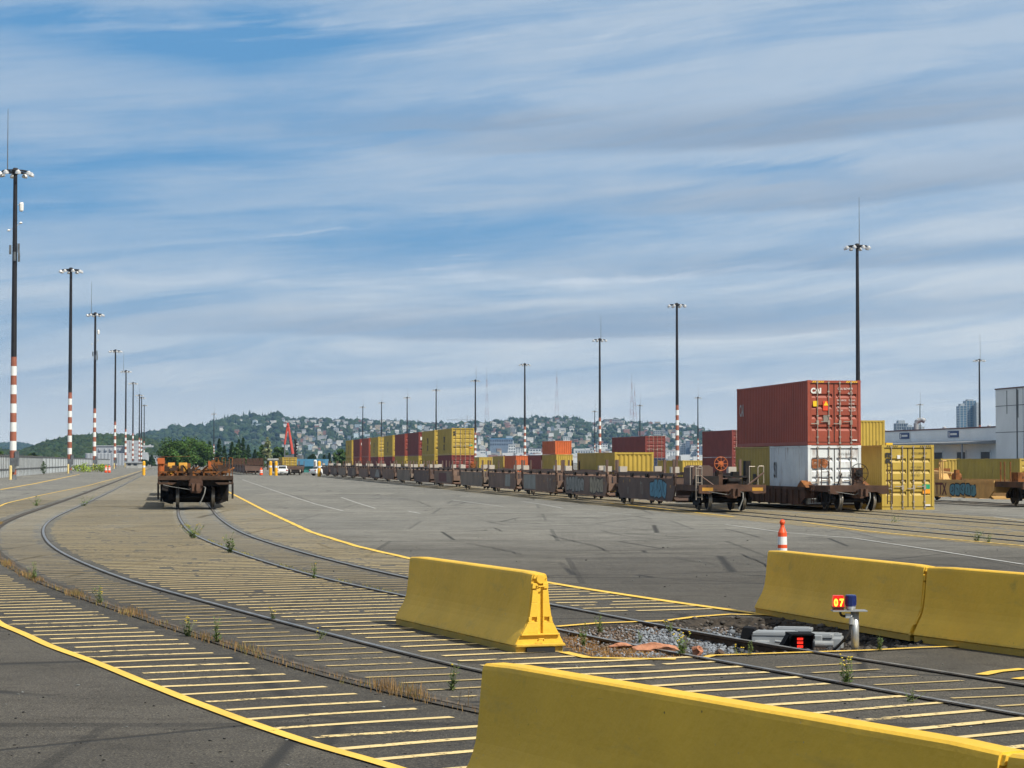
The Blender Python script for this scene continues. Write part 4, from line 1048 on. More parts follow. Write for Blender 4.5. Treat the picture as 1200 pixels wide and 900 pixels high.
# ---- row one: brown articulated well cars (the near ones carry graffiti)
rrh = random.Random(77); wb3 = M('wellcar_brown_grey', (.22, .165, .125), .8, var=.2, scale=.7, dirt=(.10,.06,.04), dirt_amt=.4, dirt_scale=1.6, streak=True)
t1s = [91.4, 106, 120.4, 134.8, 149.5, 165.8, 181, 195.6, 210, 224, 238, 254, 269, 283, 298]
ord2 = ['nearest', 'second', 'third', 'fourth', 'fifth', 'sixth', 'seventh', 'eighth', 'ninth', 'tenth', 'eleventh', 'twelfth', 'thirteenth', 'fourteenth', 'fifteenth']
extra = ['with blue painted graffiti', 'with pale cream graffiti letters', 'with a grey-white panel', 'plain dark brown']
wb2 = M('wellcar_brown_pale', (.20, .125, .09), .8, var=.2, scale=.7, dirt=(.16,.09,.06), dirt_amt=.4, dirt_scale=1.6, streak=True)
gb, gk, gw, gc, gm_ = M('graffiti_blue', (.09,.24,.33), .7, var=.1), M('graffiti_black', (.02,.02,.022), .7), M('graffiti_grey', (.27,.26,.23), .75, var=.15, dirt=(.12,.09,.07), dirt_amt=.4), M('graffiti_cream', (.36,.30,.21), .75, var=.12, dirt=(.12,.09,.07), dirt_amt=.3), M('graffiti_maroon', (.12,.03,.025), .7, var=.2)
def panel(r, pts, mat, x, name='graffiti', th=.003):
    b = MB(); b.prism_x(pts, x-th, x); return b.build(name, mat, r)
def strokes(r, segs, mat, x, wd=.05, name='graffiti_outline'):
    b = MB()
    for (ya, za), (yb_, zb) in segs:
        d = Vector((0, yb_-ya, zb-za)).normalized(); q = Vector((0, -d.z, d.y))*wd/2
        A_, B_ = Vector((x, ya, za)), Vector((x, yb_, zb)); o = Vector((-.003, 0, 0))
        b.add([A_-q+o, B_-q+o, B_+q+o, A_+q+o], [(0,1,2,3)])
    return b.build(name, mat, r)
def tags(r, y0, y1, z0, z1, n, mat, x, seed):
    # fat unreadable letters: lumpy fills with dark outlines, each its own height
    rr = random.Random(seed); w_ = (y1-y0)/n
    for i in range(n):
        c, hh = y0+w_*(i+.5), (z1-z0)*rr.uniform(.44, .5); zc = (z0+z1)/2+rr.uniform(-.03, .03); pts = []; K_ = 11
        for k in range(K_):
            a = 2*math.pi*k/K_; q = rr.uniform(.80, 1.12); ca, sa = math.cos(a), math.sin(a)
            pts.append((c+w_*.56*q*math.copysign(abs(ca)**.6, ca), max(z0, min(z1, zc+hh*q*math.copysign(abs(sa)**.6, sa)))))
        d = .002*(i % 2); panel(r, pts, mat, x-d)
        segs = [(pts[k], pts[(k+1) % K_]) for k in range(K_) if rr.random() < .8]
        m_ = [(c+rr.uniform(-.2,.2)*w_, zc+hh*rr.uniform(-.6,-.2)), (c+rr.uniform(-.25,.25)*w_, zc), (c+rr.uniform(-.2,.2)*w_, zc+hh*rr.uniform(.2,.7))]
        strokes(r, segs+list(zip(m_, m_[1:])), gk, x-d-.002, .06)
def scribble(r, y0, y1, z0, z1, n, mat, x, wd, seed):
    rr = random.Random(seed); segs = []
    for i in range(n):
        y = y0+(y1-y0)*(i+.5)/n; p = [(y+rr.uniform(-.2,.2), z0+rr.uniform(0,.1)), (y+rr.uniform(-.25,.25), (z0+z1)/2), (y+rr.uniform(-.2,.2), z1-rr.uniform(0,.1)), (y+rr.uniform(.1,.4), z1-rr.uniform(.1,.4))]
        segs += list(zip(p, p[1:]))
    strokes(r, segs, mat, x, wd)
for i, t in enumerate(t1s):
    r = thing('well_car', NT(23.4, t, .04), RZ, '%s well car of the long brown row, %s' % (ord2[i], extra[min(i, 3)]), 'rail car', 'brown articulated well cars in the long row')
    L = 12.3; top = 1.36
    o = put('well_body', hull_mesh('brown', wb, L, top), r)
    if i in (1, 2, 3, 5, 8, 10): o.material_slots[0].link = 'OBJECT'; o.material_slots[0].material = wb2
    if i in (4, 7, 12): o.material_slots[0].link = 'OBJECT'; o.material_slots[0].material = wb3
    if i > 2: panel(r, [(rrh.uniform(1,3),.5),(rrh.uniform(4,6.5),.5),(rrh.uniform(4,6.5),1.25),(rrh.uniform(1,3),1.3)], gw if i % 3 == 0 else wb3, -1.482, 'paint_patch') if i % 2 else None
    fittings(r, wb, top, L)
    bogie(r, L+1.1)
    b = MB(); b.box(-1.1,1.1,L-.1,L+2.3,.86,1.02); b.box(-.25,.25,L-.3,L+2.5,1.02,1.22); b.box(-1.5,1.5,L+.9,L+1.3,1.02,1.35); b.build('articulation_beam', wb, r)
    each('stowage_box', [(s_*1.35-.18, s_*1.35+.18, y, y+.38, top+.25, top+.52) for s_, y in ((-1, .5), (1, .9), (-1, L-.9))], boxw, r)
    each('lock_lever', [(-1.62,-1.51, y, y+.25, top+.02, top+.20) for y in (2.2, 5.2, 8.4)], blk, r)
    each('yellow_reflector', [(-1.484,-1.479,y,y+.12,z,z+.12) for y, z in ((.9,.95),(2.3,1.0),(4.2,.9),(10.8,1.1),(9.3,1.15))], yb, r)
    x = -1.483
    if i == 0:
        tags(r, 1.7, 5.0, .42, 1.33, 4, gb, x, 3); scribble(r, 6.3, 7.0, .5, 1.2, 2, gw, x-.002, .05, 5); text('X', .5, r, (x-.004, 9.9, .55), LEFT, gw, 'graffiti', .7)
    if i == 1:
        tags(r, 6.3, 11.5, .45, 1.33, 6, gw, x, 7)
        tags(r, 1.2, 4.7, .42, 1.34, 4, gc, x, 9)
    if i == 2:
        panel(r, [(7.2,.45),(11.6,.45),(11.5,1.3),(7.3,1.33)], gw, x); scribble(r, 1.6, 3.4, .5, 1.2, 4, gw, x-.002, .06, 11)
    if i == 5: panel(r, [(4,.5),(9,.5),(9,1.2),(4,1.2)], gm_, x)
    if i == 0:     # near end platform over its own truck
        end_deck(r, -4.1, -.02, 1.12, wr, None); bogie(r, -2.0); coupler(r, -4.05, .82, wr)
        b = MB(); b.prism_y([(-1.25,1.12),(-.35,1.12),(-.35,1.85),(-.5,1.95),(-1.1,1.95),(-1.25,1.85)], -2.2, -.6); o = b.build('equipment_box', wb, r)
        b = MB(); b.box(-1.2,-.4,-3.4,-2.3,1.12,1.5); b.box(.1,1.2,-2.6,-.8,1.42,1.5); b.box(.3,.42,-2.5,-2.4,1.12,1.42); b.box(.9,1.0,-2.5,-2.4,1.12,1.42); b.box(.5,.8,-2.3,-1.9,1.5,1.68); b.box(-.3,1.3,-.9,-.3,1.12,1.35); b.cyl((-.1,-2,1.12),(-.1,-2,1.7),.1,n=10); b.cyl((.1,-3,1.3),(.6,-3,1.3),.12,n=10); b.build('brake_gear', blk, r)
        brake_wheel(r, (-.28, -3.3, 2.02), .29, oranb); MB().box(-.38,-.18,-3.2,-2.9,1.12,1.95).build('brake_stand', wr, r)
        b = MB()
        for x0, x1 in ((-1.45,-1.3),(1.15,1.4)):
            b.tube([(x0,-3.95,1.1),(x0,-3.95,1.85),(x0+.05,-3.95,1.92),(x1,-3.95,1.92),(x1,-3.95,1.2)], .022, 6); b.tube([(x0,-2.6,1.1),(x0,-2.6,1.9),(x1,-2.6,1.9)], .022, 6)
        b.build('grab_irons', rodm, r)
        b = MB(); b.tube([(-1.4,-3.98,1.55),(-.8,-3.98,1.12)], .04, 6); b.tube([(1.4,-3.98,1.65),(.7,-3.98,1.12),(.55,-3.98,.85)], .04, 6); b.tube([(1.38,-3.9,1.12),(1.38,-3.9,.72)], .03, 6); b.build('braces', wb, r)
        b = MB(); b.box(1.1,1.32,-2.2,-1.8,1.12,2.15); b.build('end_post', blk, r)
        ladder(r, -1.42, -4.0, .5, 1.9, rodm, .25)
# ---- row two: the car under the near stack, and one behind it
r = thing('well_car', NT(29.0, 90.4, .04), RZ, 'rust-brown ribbed well car carrying the white and rust-red containers', 'rail car')
put('well_body', hull_mesh('ribbed', wr, 12.9, .86, True, False, .2), r)
end_deck(r, -2.95, .1, 1.08, wr, None, False, 1.3); bogie(r, -1.5); coupler(r, -2.9, .80, wr); bogie(r, 14.2)
b = MB(); b.box(-1.5,1.5,12.8,15.6,.95,1.05); b.build('end_deck', wr, r)
brake_wheel(r, (.22, -2.3, 1.62), .40, blk); b = MB(); b.box(.02,.42,-2.2,-1.9,1.08,1.85); b.cyl((.22,-2.1,1.6),(.22,-2.28,1.6),.14,n=12); b.build('brake_housing', wr, r)
ladder(r, -.95, -1.2, .35, 2.2, wr, .34); ladder(r, -1.42, -.9, .3, 1.1, wr, .3, True); ladder(r, 1.38, -2.9, .30, 2.05, wr, .22)
b = MB(); b.prism_x([(-.2,.98),(1.2,.98),(1.0,1.12),(.6,1.28),(.2,1.12)], -1.5, -1.1); b.prism_x([(-.2,1.08),(1.0,1.08),(.5,1.28)], 1.1, 1.4); b.build('corner_guides', wo, r)
b = MB(); b.tube([(-.6,-2.6,.95),(-.2,-2.6,.7),(.3,-2.7,.5)], .03, 6); b.tube([(-1.0,-.4,1.05),(-.6,-1.8,.7)], .04, 6); b.tube([(-.5,-1.5,1.08),(-.3,-1.5,1.6)], .03, 6); b.box(-.62,-.42,-1.9,-1.6,.65,.95); b.build('brake_rigging', blk, r)
for i, t in enumerate((120.0, 134.4)):
    r = thing('well_car', NT(28.1, t+5.8, .04), RZ, ('brown well car under the near ribbed yellow container', 'brown well car beyond the twin yellow twenty-foot containers')[i], 'rail car'); put('well_body', hull_mesh('brown', wb, 12.3, 1.36), r); fittings(r, wb, 1.36, 12.3); bogie(r, 13.4); bogie(r, -1.2)
# ---- row three cars under the double stacks
for i, t in enumerate(tt):
    r = thing('well_car', NT(31.25, t-.1, .04), RZ, 'brown well car under the %s double stack from the near end' % ordn[i], 'rail car', 'well cars under the double stacks')
    put('well_body', hull_mesh('brown', wb, 12.3, 1.36), r); fittings(r, wb, 1.36, 12.3); bogie(r, 13.6)
    if i == 0:
        bogie(r, -2); end_deck(r, -4, 0, 1.12, wb, None); brake_wheel(r, (.6,-3,2.0), .35, oranb); b = MB(); b.box(.4,.9,-2.9,-1.2,1.12,1.9); b.build('equipment_box', wo, r)
# ---- far tan car at right with its graffiti
r = thing('well_car', NT(41.0, 98.6, .04), RZ, 'tan well car with maroon and blue graffiti at the right edge', 'rail car')
put('well_body', hull_mesh('tan', wt, 13.4, 1.05, False, False, .3), r); x = -1.484
tags(r, 8.5, 11.1, .34, 1.04, 4, gm_, x, 21); tags(r, 2.4, 6.0, .36, 1.03, 5, gb, x, 22)
text('TTX', .85, r, (x-.004, 8.1, .42), LEFT, gm_, 'lettering', 1.0, .02)
b = MB(); b.prism_x([(7.5,1.19),(13.2,1.19),(13.2,1.42),(12.8,1.5),(7.9,1.5)], -1.3, -.9); b.cyl((-.6,13.5,1.62),(-.6,7.8,1.45),.12,n=10); b.build('top_chord_gear', wt, r)
b = MB(); b.box(-.6,.6,11.4,12.4,1.19,1.75); b.cyl((-1.0,6.8,1.3),(-.6,6.8,1.3),.22,n=12); b.box(-1.3,-1.1,5.6,5.9,1.19,1.7); b.build('end_gear', wo, r)
b = MB()
for y in (7.2, 7.5): b.tube([(-1.4,y,1.1),(-1.4,y,2.15),(-1.2,y,2.15)], .04, 6)
b.tube([(-1.4,7.2,2.15),(-1.4,7.7,2.15),(-1.4,7.7,1.1)], .04, 6); b.build('grab_irons', wt, r)
bogie(r, 14.6); bogie(r, -1.6); end_deck(r, -3.4, 0, 1.15, wr, None, False)
b = MB(); b.box(-1.1,-.5,-2.0,-1.2,1.15,1.6); b.box(.3,.8,-2.2,-1.4,1.15,1.5); b.cyl((-.4,-1.6,1.35),(.3,-1.6,1.35),.12,n=8); b.build('equipment_box', wo, r)
b = MB()
for xx in (-1.4, -1.2, -.9, .3, .9): b.tube([(xx,-.6,1.1),(xx,-.6,2.1)], .035, 6)
b.build('guide_posts', wo, r)
# ---- left: the rusty car seen end-on (slightly larger section than the others)
Yc = 96.5; xc = (R2(Yc)+(-.75)); pc = Vector((xc, Yc, .04)); K = 1.06
r = thing('well_car', pc, RZ, 'rusty orange and black well car seen end-on on the left track', 'rail car'); r.scale = (K, K, K)
put('well_body', hull_mesh('left', blk, 13.0, 1.10, False, False, .22), r).location = (0, 2.6, 0)
b = MB(); b.prism_y([(-1.46,1.30),(-1.46,.55),(-1.34,.26),(-1.05,.16),(-.92,.16),(-.92,1.30)][::-1], 1.75, 2.7); b.prism_y([(1.46,1.30),(1.46,.55),(1.34,.26),(1.05,.16),(.92,.16),(.92,1.30)], 1.75, 2.7); b.box(-1.2,1.2,-1.1,-1.0,.98,1.30); b.box(-1.36,1.36,1.75,1.85,.3,1.24); b.build('well_bulkhead', blk, r)
end_deck(r, -1.3, 2.8, 1.38, M('deck_dark_rust', (.055,.03,.018), .85, var=.4, scale=3, dirt=(.24,.10,.03), dirt_amt=.40, dirt_scale=6), None, False, 1.56, .16); bogie(r, .9); coupler(r, -1.3, .92, wr); bogie(r, 17)
b = MB(); rr = random.Random(4)
b.box(-1.5,1.5,-.5,-.42,1.52,1.58); b.box(-1.45,1.45,.9,1.0,1.55,1.62)
for xx in (-1.5,-1.2,-.75,-.3,.35,.9,1.42): b.box(xx-.03,xx+.03,-.5,-.42,1.30,1.58)
for i in range(30):
    xx = rr.uniform(-1.4,1.35); yy = rr.uniform(.2, 6); zz = 1.38; s_ = rr.uniform(.05,.16); b.box(xx-s_, xx+s_, yy, yy+.3, zz, zz+rr.uniform(.15,.62))
for i in range(12):
    xx = rr.uniform(-1.2,1.1); b.tube([(xx,rr.uniform(0,2),1.34),(xx+rr.uniform(.2,.7),rr.uniform(0,2),1.36+rr.uniform(.1,.5))], .035, 6)
b.build('deck_gear', wo, r)
b = MB()
for i in range(60):
    xx = rr.uniform(-1.45,1.4); yy = rr.uniform(-.8, 4); s_ = rr.uniform(.03,.13); z0 = 1.38+rr.uniform(0,.25); b.box(xx-s_, xx+s_, yy, yy+.2, z0, z0+rr.uniform(.05,.30))
for i in range(16):
    xx = rr.uniform(-1.3,1.1); b.tube([(xx,rr.uniform(-.9,1.5),1.4),(xx+rr.uniform(-.5,.6),rr.uniform(-.9,1.5),1.45+rr.uniform(0,.45))], .03, 5)
b.build('brake_gear', M('gear_dark', (.05,.028,.018), .85, var=.4), r)
for xx, ww in ((-1.02,.30), (-.52,.36)):
    b = MB(); b.prism_x([(.6,1.50),(1.3,1.50),(1.3,1.82),(1.1,1.95),(.8,1.95),(.6,1.82)], xx-ww/2, xx+ww/2); b.box(xx-.05,xx+.05,.55,.6,1.45,1.7); o = b.build('yellow_tank', yb, r); bv = o.modifiers.new('b','BEVEL'); bv.width=.05; bv.segments=3
b = MB(); b.cyl((-1.45,.2,1.34),(-1.45,.2,2.15),.14,n=12); b.box(-1.6,-1.3,0,.5,1.9,2.15); b.build('orange_stand', oranb, r)
b = MB(); b.box(.55,.68,.6,.8,1.75,2.0); b.build('orange_lamp', oranb, r)
b = MB()
for xx in (.95, 1.25, 1.55): b.tube([(xx-.12,.3,1.38),(xx-.12,.3,2.15),(xx+.02,.3,2.15),(xx+.02,.3,1.38)], .015, 6)
b.tube([(-1.5,1.2,2.2),(-.2,1.2,2.22)], .008, 5); b.build('grab_irons', wo, r)
b = MB(); b.box(-.08,.08,-.38,-.30,1.34,1.36); b.prism_y([(-.22,1.28),(-.30,.98),(.30,.98),(.22,1.28)], -1.40,-1.33); b.build('striker', wr, r)
b = MB(); b.box(-1.60,-1.52,-.6,-.4,.42,1.1); b.box(1.52,1.60,-.6,-.4,.42,1.1); b.prism_y([(-1.4,.8),(-1.15,.75),(-1.1,1.2),(-1.4,1.2)][::1], -1.3,-1.2); b.build('steps', blk, r)
ladder(r, -1.56, -.8, .4, 1.3, blk, .3, True)
for i in range(2):
    pt_ = pc+ET*(21+17*i)*1.0
    q = thing('well_car', (pt_.x, pt_.y, .04), RZ, ('rusty well car coupled behind the end-on one', 'last rusty well car of the left track')[i], 'rail car'); put('well_body', hull_mesh('brown', wb, 12.3, 1.36), q); bogie(q, 13.4); bogie(q, -1.0); fittings(q, wo, 1.36, 12.3)
# ---- distant rows
for i, (n_, t) in enumerate([(13.4, 345+15*k) for k in range(9)]):
    q = thing('well_car', NT(n_, t, .04), RZ, 'low brown well car number %s of the distant row left of the red derrick' % ['nearest','second','third','fourth','fifth','sixth','seventh','eighth','ninth'][i], 'rail car', 'distant brown rail cars'); q['label'] = '%s low brown car of the distant row left of the red derrick' % ['nearest','second','third','fourth','fifth','sixth','seventh','eighth','ninth'][i]
    put('well_body', hull_mesh('brown', wb, 12.3, 1.36), q); fittings(q, wr, 1.36, 12.3); bogie(q, 13.4)
    if i < 5: each('stake', [(s_*1.4-.06, s_*1.4+.06, y, y+.12, 1.5, 2.7) for y in np.arange(1, 12, 1.6) for s_ in (-1, 1)], wr, q)
for i, t in enumerate((340, 355, 370)):
    q = thing('well_car', NT(19.6, t, .04), RZ, '%s dark car of the short distant row below the blue shed' % ['nearest','middle','farthest'][i], 'rail car', 'dark cars below the blue shed'); put('well_body', hull_mesh('brown', wb, 12.3, 1.36), q); fittings(q, wb, 1.36, 12.3); bogie(q, 13.4); bogie(q, -1)
container(18.6, 358, .3, CY, 'small yellow container in front of the blue shed', L=12.19, H=2.6)
# ================================================================ LIGHT MASTS
mast_k = M('mast_black', (.022,.02,.022), .5, .3, var=.2); mast_w = M('band_white', (.72,.72,.70), .55, var=.06, dirt=(.3,.25,.2), dirt_amt=.3); mast_o = M('band_orange', (.30,.10,.06), .6, var=.12, dirt=(.5,.3,.24), dirt_amt=.35); lampm = M('lamp_housing', (.60,.60,.60), .35, .4, var=.1); mastg = M('mast_grey', (.16,.17,.18), .5, .4, var=.2); creamy = M('bollard_cream', (.66,.52,.22), .6, var=.15); ybol = M('bollard_yellow', (.78,.40,.02), .55, var=.08)
MC = {}
def mast(loc, lab, Hh=37.0, whip=0.0, kit=False, group='tall yard light masts', r0=.42, bands=True, boll=True, right=False):
    r = thing('light_mast', loc, 0, lab, 'light mast', group)
    zt = 14.7 if bands else 1.2; rt = .24
    def rad(z): return r0+(rt-r0)*z/Hh
    key = ('p', Hh, r0, bands)
    if key not in MC:
        MC[key] = MB().lathe([(rad(zt), zt), (rad(Hh), Hh+.2)], 14).mesh('pole', mast_k)
        b = MB(); z = zt; i = 0
        while z > .9:
            z2 = max(.6, z-1.12); b.lathe([(rad(z2)+.004, z2), (rad(z)+.004, z)], 14, m=i % 2); z = z2; i += 1
        b.lathe([(r0+.05, 0), (r0+.02, z)], 14, m=2); MC[('b',)+key] = b.mesh('painted_bands', [mast_o, mast_w, mastg])
        b = MB(); b.ring((0,0,Hh), (0,0,1), 1.55, .09, 20, 5)
        for i in range(4):
            a = math.pi/4*i; b.cyl((-1.6*math.cos(a), -1.6*math.sin(a), Hh), (1.6*math.cos(a), 1.6*math.sin(a), Hh), .05, n=5)
        b.lathe([(.4,Hh-.3),(.45,Hh+.2),(.25,Hh+.45)], 10); MC['ring', Hh] = b.mesh('lamp_ring', mast_k)
    p = put('pole', MC[key], r); pb = put('painted_bands', MC[('b',)+key], r); put('lamp_ring', MC['ring', Hh], r)
    if 'l' not in MC:
        MC['l'] = MB().lathe([(.33,-.38),(.36,-.30),(.30,-.05),(.16,.05),(.1,.12)], 10).mesh('lamp', lampm)
    for i in range(8):
        a = 2*math.pi*(i+.5)/8; o = put('lamp', MC['l'], r, (1.95*math.cos(a), 1.95*math.sin(a), Hh-.12)); o.rotation_euler = (R(14)*math.sin(a)*-1, R(14)*math.cos(a), 0)
    if whip:
        x = (-.95 if not right else .35); MB().cyl((x,0,Hh), (x,0,Hh+whip), .07, .03, 6).build('whip_aerial', mastg, r)
    if kit:
        b = MB(); b.lathe([(.12,-.6),(.26,-.5),(.28,.3),(.2,.5)], 10, c=(.75,0,Hh-4.2)); b.cyl((.3,0,Hh-4),(.7,0,Hh-4),.04,n=5); b.lathe([(.1,-.1),(.22,0),(.1,.15)], 8, c=(.7,0,Hh-6.2)); b.lathe([(.1,-.1),(.2,0),(.1,.15)], 8, c=(-.75,0,Hh-7.1)); b.cyl((-.7,0,Hh-7.1),(.7,0,Hh-6.2),.03,n=5); b.build('radio_units', decal_w, r)
        b = MB()
        for x, z in ((-.45,Hh-9.4),(.55,Hh-9.2),(.6,Hh-10.3),(.1,Hh-10.2)): b.box(x-.12,x+.12,-.5,-.3,z-.6,z+.5)
        b.build('panel_aerials', mastg, r)
    if bands:
        b = MB(); b.box(.30,.75,-.5,-.1,1.6,3.4); b.box(-.2,.35,-.8,-.4,.9,2.6); b.build('service_box', mastg, r)
    if boll:
        bb = thing('bollard', Vector(loc)+Vector((.1,-1.6,0)), 0, 'cream bollard in front of the %s' % lab.split(',')[0], 'bollard', 'cream bollards at the mast feet'); MB().lathe([(.17,0),(.17,1.55),(.14,1.66),(.05,1.7)], 12).build('bollard_tube', creamy, bb)
    return r
left = [(15.2,200,1,1),(81.5,316,0,0),(110.5,368,1,1),(134.5,411,0,0),(147,435,1,0),(155.5,449,0,0),(163,463,0,0),(165.5,466,1,0),(168.7,475,0,0)]
lo = ['tallest red-and-white banded mast at the left edge','second banded mast from the left edge','third banded mast from the left with a whip aerial','fourth banded mast from the left','fifth banded mast from the left with a whip aerial','sixth banded mast from the left','seventh banded mast from the left','eighth banded mast from the left','farthest and lowest mast of the left row']
for (u, v, wh, kit), lab in zip(left, lo):
    Yd = F*34.85/(541-v); p = At(u, 541, Yd); mast((p.x, p.y, 0), lab, whip=7.6 if wh else 0, kit=kit, boll=Yd < 900)
right_ = [(1006,288,8,'tallest mast on the right rising behind the near red container',1),(793.7,357,0,'second tall mast from the right with bands down to the low containers',0),(703,398,7,'mast with whip aerial over the two maroon containers',0),(615,427,0,'mast without aerial over the orange container',0),
          (557,446,6.5,'mast at the right end of the double stacks',0),(511,457,6,'mast just left of the nearest double stack doors',0),(477,466,5.5,'mast over the middle of the double stacks',0),(447,472,5,'mast over the left part of the double stacks',0),(425,477,5,'leftmost mast over the double stacks',0),
          (818,466,7,'slim mast between the maroon container and the banded mast',0),(1148.5,422,9,'mast rising behind the warehouse roof beside the glass tower',0),(1078.5,474,8,'short mast behind the warehouse left of the glass tower',0),(750,475,7,'small mast right of centre in front of the hill',0),(697,482,8,'small mast just left of the one over the maroon containers',0),(250.5,485,8,'mast rising behind the rusty end-on car',0)]
for u, v, wh, lab, k in right_:
    Yd = F*34.85/(541-v); p = At(u, 541, Yd); mast((p.x, p.y, 0), lab, whip=wh, right=True, boll=False, r0=.42 if Yd < 700 else .5)
# ================================================================ BOLLARDS, FENCE, CAR
for u, v, lab in ((168.5,557,'orange-yellow bollard left of the rusty end-on car'),(317,557,'orange-yellow bollard left of the white car'),(323.5,557.5,'second orange-yellow bollard, right beside the white car'),(374,558.5,'orange-yellow bollard at the right end of the blue shed')):
    p = G(u, v); b = thing('bollard', p, 0, lab, 'bollard', 'yellow bollards'); h = 2.25
    MB().lathe([(.24,0),(.24,h-.2),(.18,h-.05),(.05,h)], 14).build('bollard_tube', ybol, b); MB().lathe([(.245,h*.55),(.245,h*.68)], 14).build('reflective_band', wht, b)
for u, v, lab, k in ((343,557,'small orange cone left of the first yellow bollard',1),(124,554,'small orange and white barrel by the left fence',1.2),(128,554,'second orange and white barrel by the left fence',1.2)):
    p = G(u-37 if u == 343 else u, v); make_cone(1.2*k, .28, lab, (p.x, p.y, 0))
fen = M('fence_grey', (.46,.49,.50), .7, .1, var=.15, scale=.6, dirt=(.12,.11,.10), dirt_amt=.35, dirt_scale=1.5, streak=True); fpost = M('fence_post_dark', (.10,.10,.10), .7)
f = thing('metal_fence', NT(-22.3, 200), RZ, 'long grey sheet-metal fence with dark posts behind the left masts', 'fence')
b = MB(); Lf = 620; pr = corr(0, Lf, 1.2, .05); vs = []
for y, dp in pr: vs += [(dp, y, .35), (dp, y, 2.95)]
b.add(vs, [(2*i, 2*i+1, 2*i+3, 2*i+2) for i in range(len(pr)-1)]); b.box(-.1, .1, 0, Lf, 0, .35); b.build('sheet_panels', fen, f)
b = MB(); b.box(.05,.16,0,Lf,2.92,3.05); b.box(.05,.14,0,Lf,1.05,1.18); b.build('fence_rails', fpost, f)
for i in range(100): 
    y = i*3.1 if i < 60 else 186+(i-60)*10.8
    if i == 0: pm = MB().box(.08,.15,-.035,.035,0,3.2).mesh('fence_post', fpost)
    put('fence_post', pm, f, (0, y, 0))
def car(p, rz, lab, col):
    t = thing('parked_car', p, rz, lab, 'car')
    cp_ = M('car_white_paint', col, .25, var=.03, spec=.6); gl = M('car_glass', (.02,.025,.03), .1, spec=.6); tl = M('tail_light', (.35,.02,.01), .3)
    b = MB(); b.prism_x([(-2.1,.32),(2.15,.32),(2.25,.6),(2.1,.86),(1.1,.98),(-1.3,1.05),(-2.1,1.0),(-2.2,.62)], -.88, .88)
    o = b.build('body', cp_, t); v_ = o.modifiers.new('b','BEVEL'); v_.width = .08; v_.segments = 3
    b = MB(); b.prism_x([(-1.85,1.0),(1.0,.97),(.35,1.40),(-.2,1.50),(-1.25,1.48)], -.70, .70); o = b.build('roof', cp_, t); v_ = o.modifiers.new('b','BEVEL'); v_.width=.1; v_.segments=3
    b = MB(); b.add([(-.60,-1.80,1.06),(.60,-1.80,1.06),(.54,-1.36,1.42),(-.54,-1.36,1.42)], [(0,1,2,3)]); b.build('rear_window', gl, t); b = MB(); b.box(-.715,.715,-1.2,.4,1.1,1.36); b.build('side_windows', gl, t)
    for s_ in (-1,1):
        MB().box(min(s_*.6,s_*.86), max(s_*.6,s_*.86), -2.2,-2.1,.72,.9).build('tail_light', tl, t)
        for y in (-1.35,1.35): MB().cyl((s_*.70,y,.32),(s_*.90,y,.32),.32,n=16).build('wheel', rubber, t)
    MB().box(-.26,.26,-2.235,-2.2,.55,.68).build('number_plate', decal_w, t)
p = G(331, 557); car((p.x, p.y, .01), RZ*.6, 'white car parked beside the two yellow bollards', (.75,.76,.76)); p = G(379.5, 557.5); car((p.x, p.y, .01), RZ-1.0, 'white car half hidden behind the far end of the brown row', (.7,.71,.72))
# ================================================================ DISTANT SHEDS, DERRICK, STACK
corrw = M('shed_grey', (.38,.38,.36), .7, var=.12, dirt=(.25,.16,.1), dirt_amt=.3); blues = M('shed_blue', (.07,.22,.36), .6, var=.1); dwin = M('dark_window', (.03,.035,.045), .3, var=.3); redp = M('derrick_red', (.50,.07,.05), .6, var=.1); teal = M('teal_board', (.04,.19,.17), .6)
def shed(u0, u1, vt, Yd, dep, mw, mr, lab, cat='shed', nwin=4, over=.4, fascia=0):
    a = At(u0, 541, Yd); w_ = (u1-u0)*Yd/F; h = CAMH+(541-vt)*Yd/F
    t = thing('shed', (a.x+w_/2, Yd, 0), 0, lab, cat)
    MB().box(-w_/2, w_/2, 0, dep, 0, h-.35).build('wall', mw, t); b = MB(); b.box(-w_/2-over, w_/2+over, -over, dep+over, h-.35-fascia, h); b.build('roof', mr, t)
    for i in range(nwin):
        x = -w_/2+w_*(i+.5)/nwin; MB().box(x-w_/nwin*.28, x+w_/nwin*.28, -.05, .02, h*.42, h*.68).build('window', dwin, t)
    return t
shed(316, 337, 537.2, 420, 6, corrw, corrw, 'low grey-roofed shed behind the yellow bollards', nwin=2)
shed(350, 379, 538.0, 425, 7, teal, blues, 'long low shed with a bright blue roof edge', nwin=3, fascia=1.1)
shed(338, 350, 540, 430, 5, corrw, wht, 'small white hut under the red derrick', nwin=2)
p = At(369.5, 541, 415); t = thing('storage_silo', (p.x, p.y, 0), 0, 'white upright tank in front of the blue-roofed shed', 'tank'); MB().lathe([(.33,0),(.33,2.3),(.15,2.5)], 14).build('tank', decal_w, t); MB().box(-.1,.1,-.40,-.34,.2,2.2).build('ladder', mastg, t)
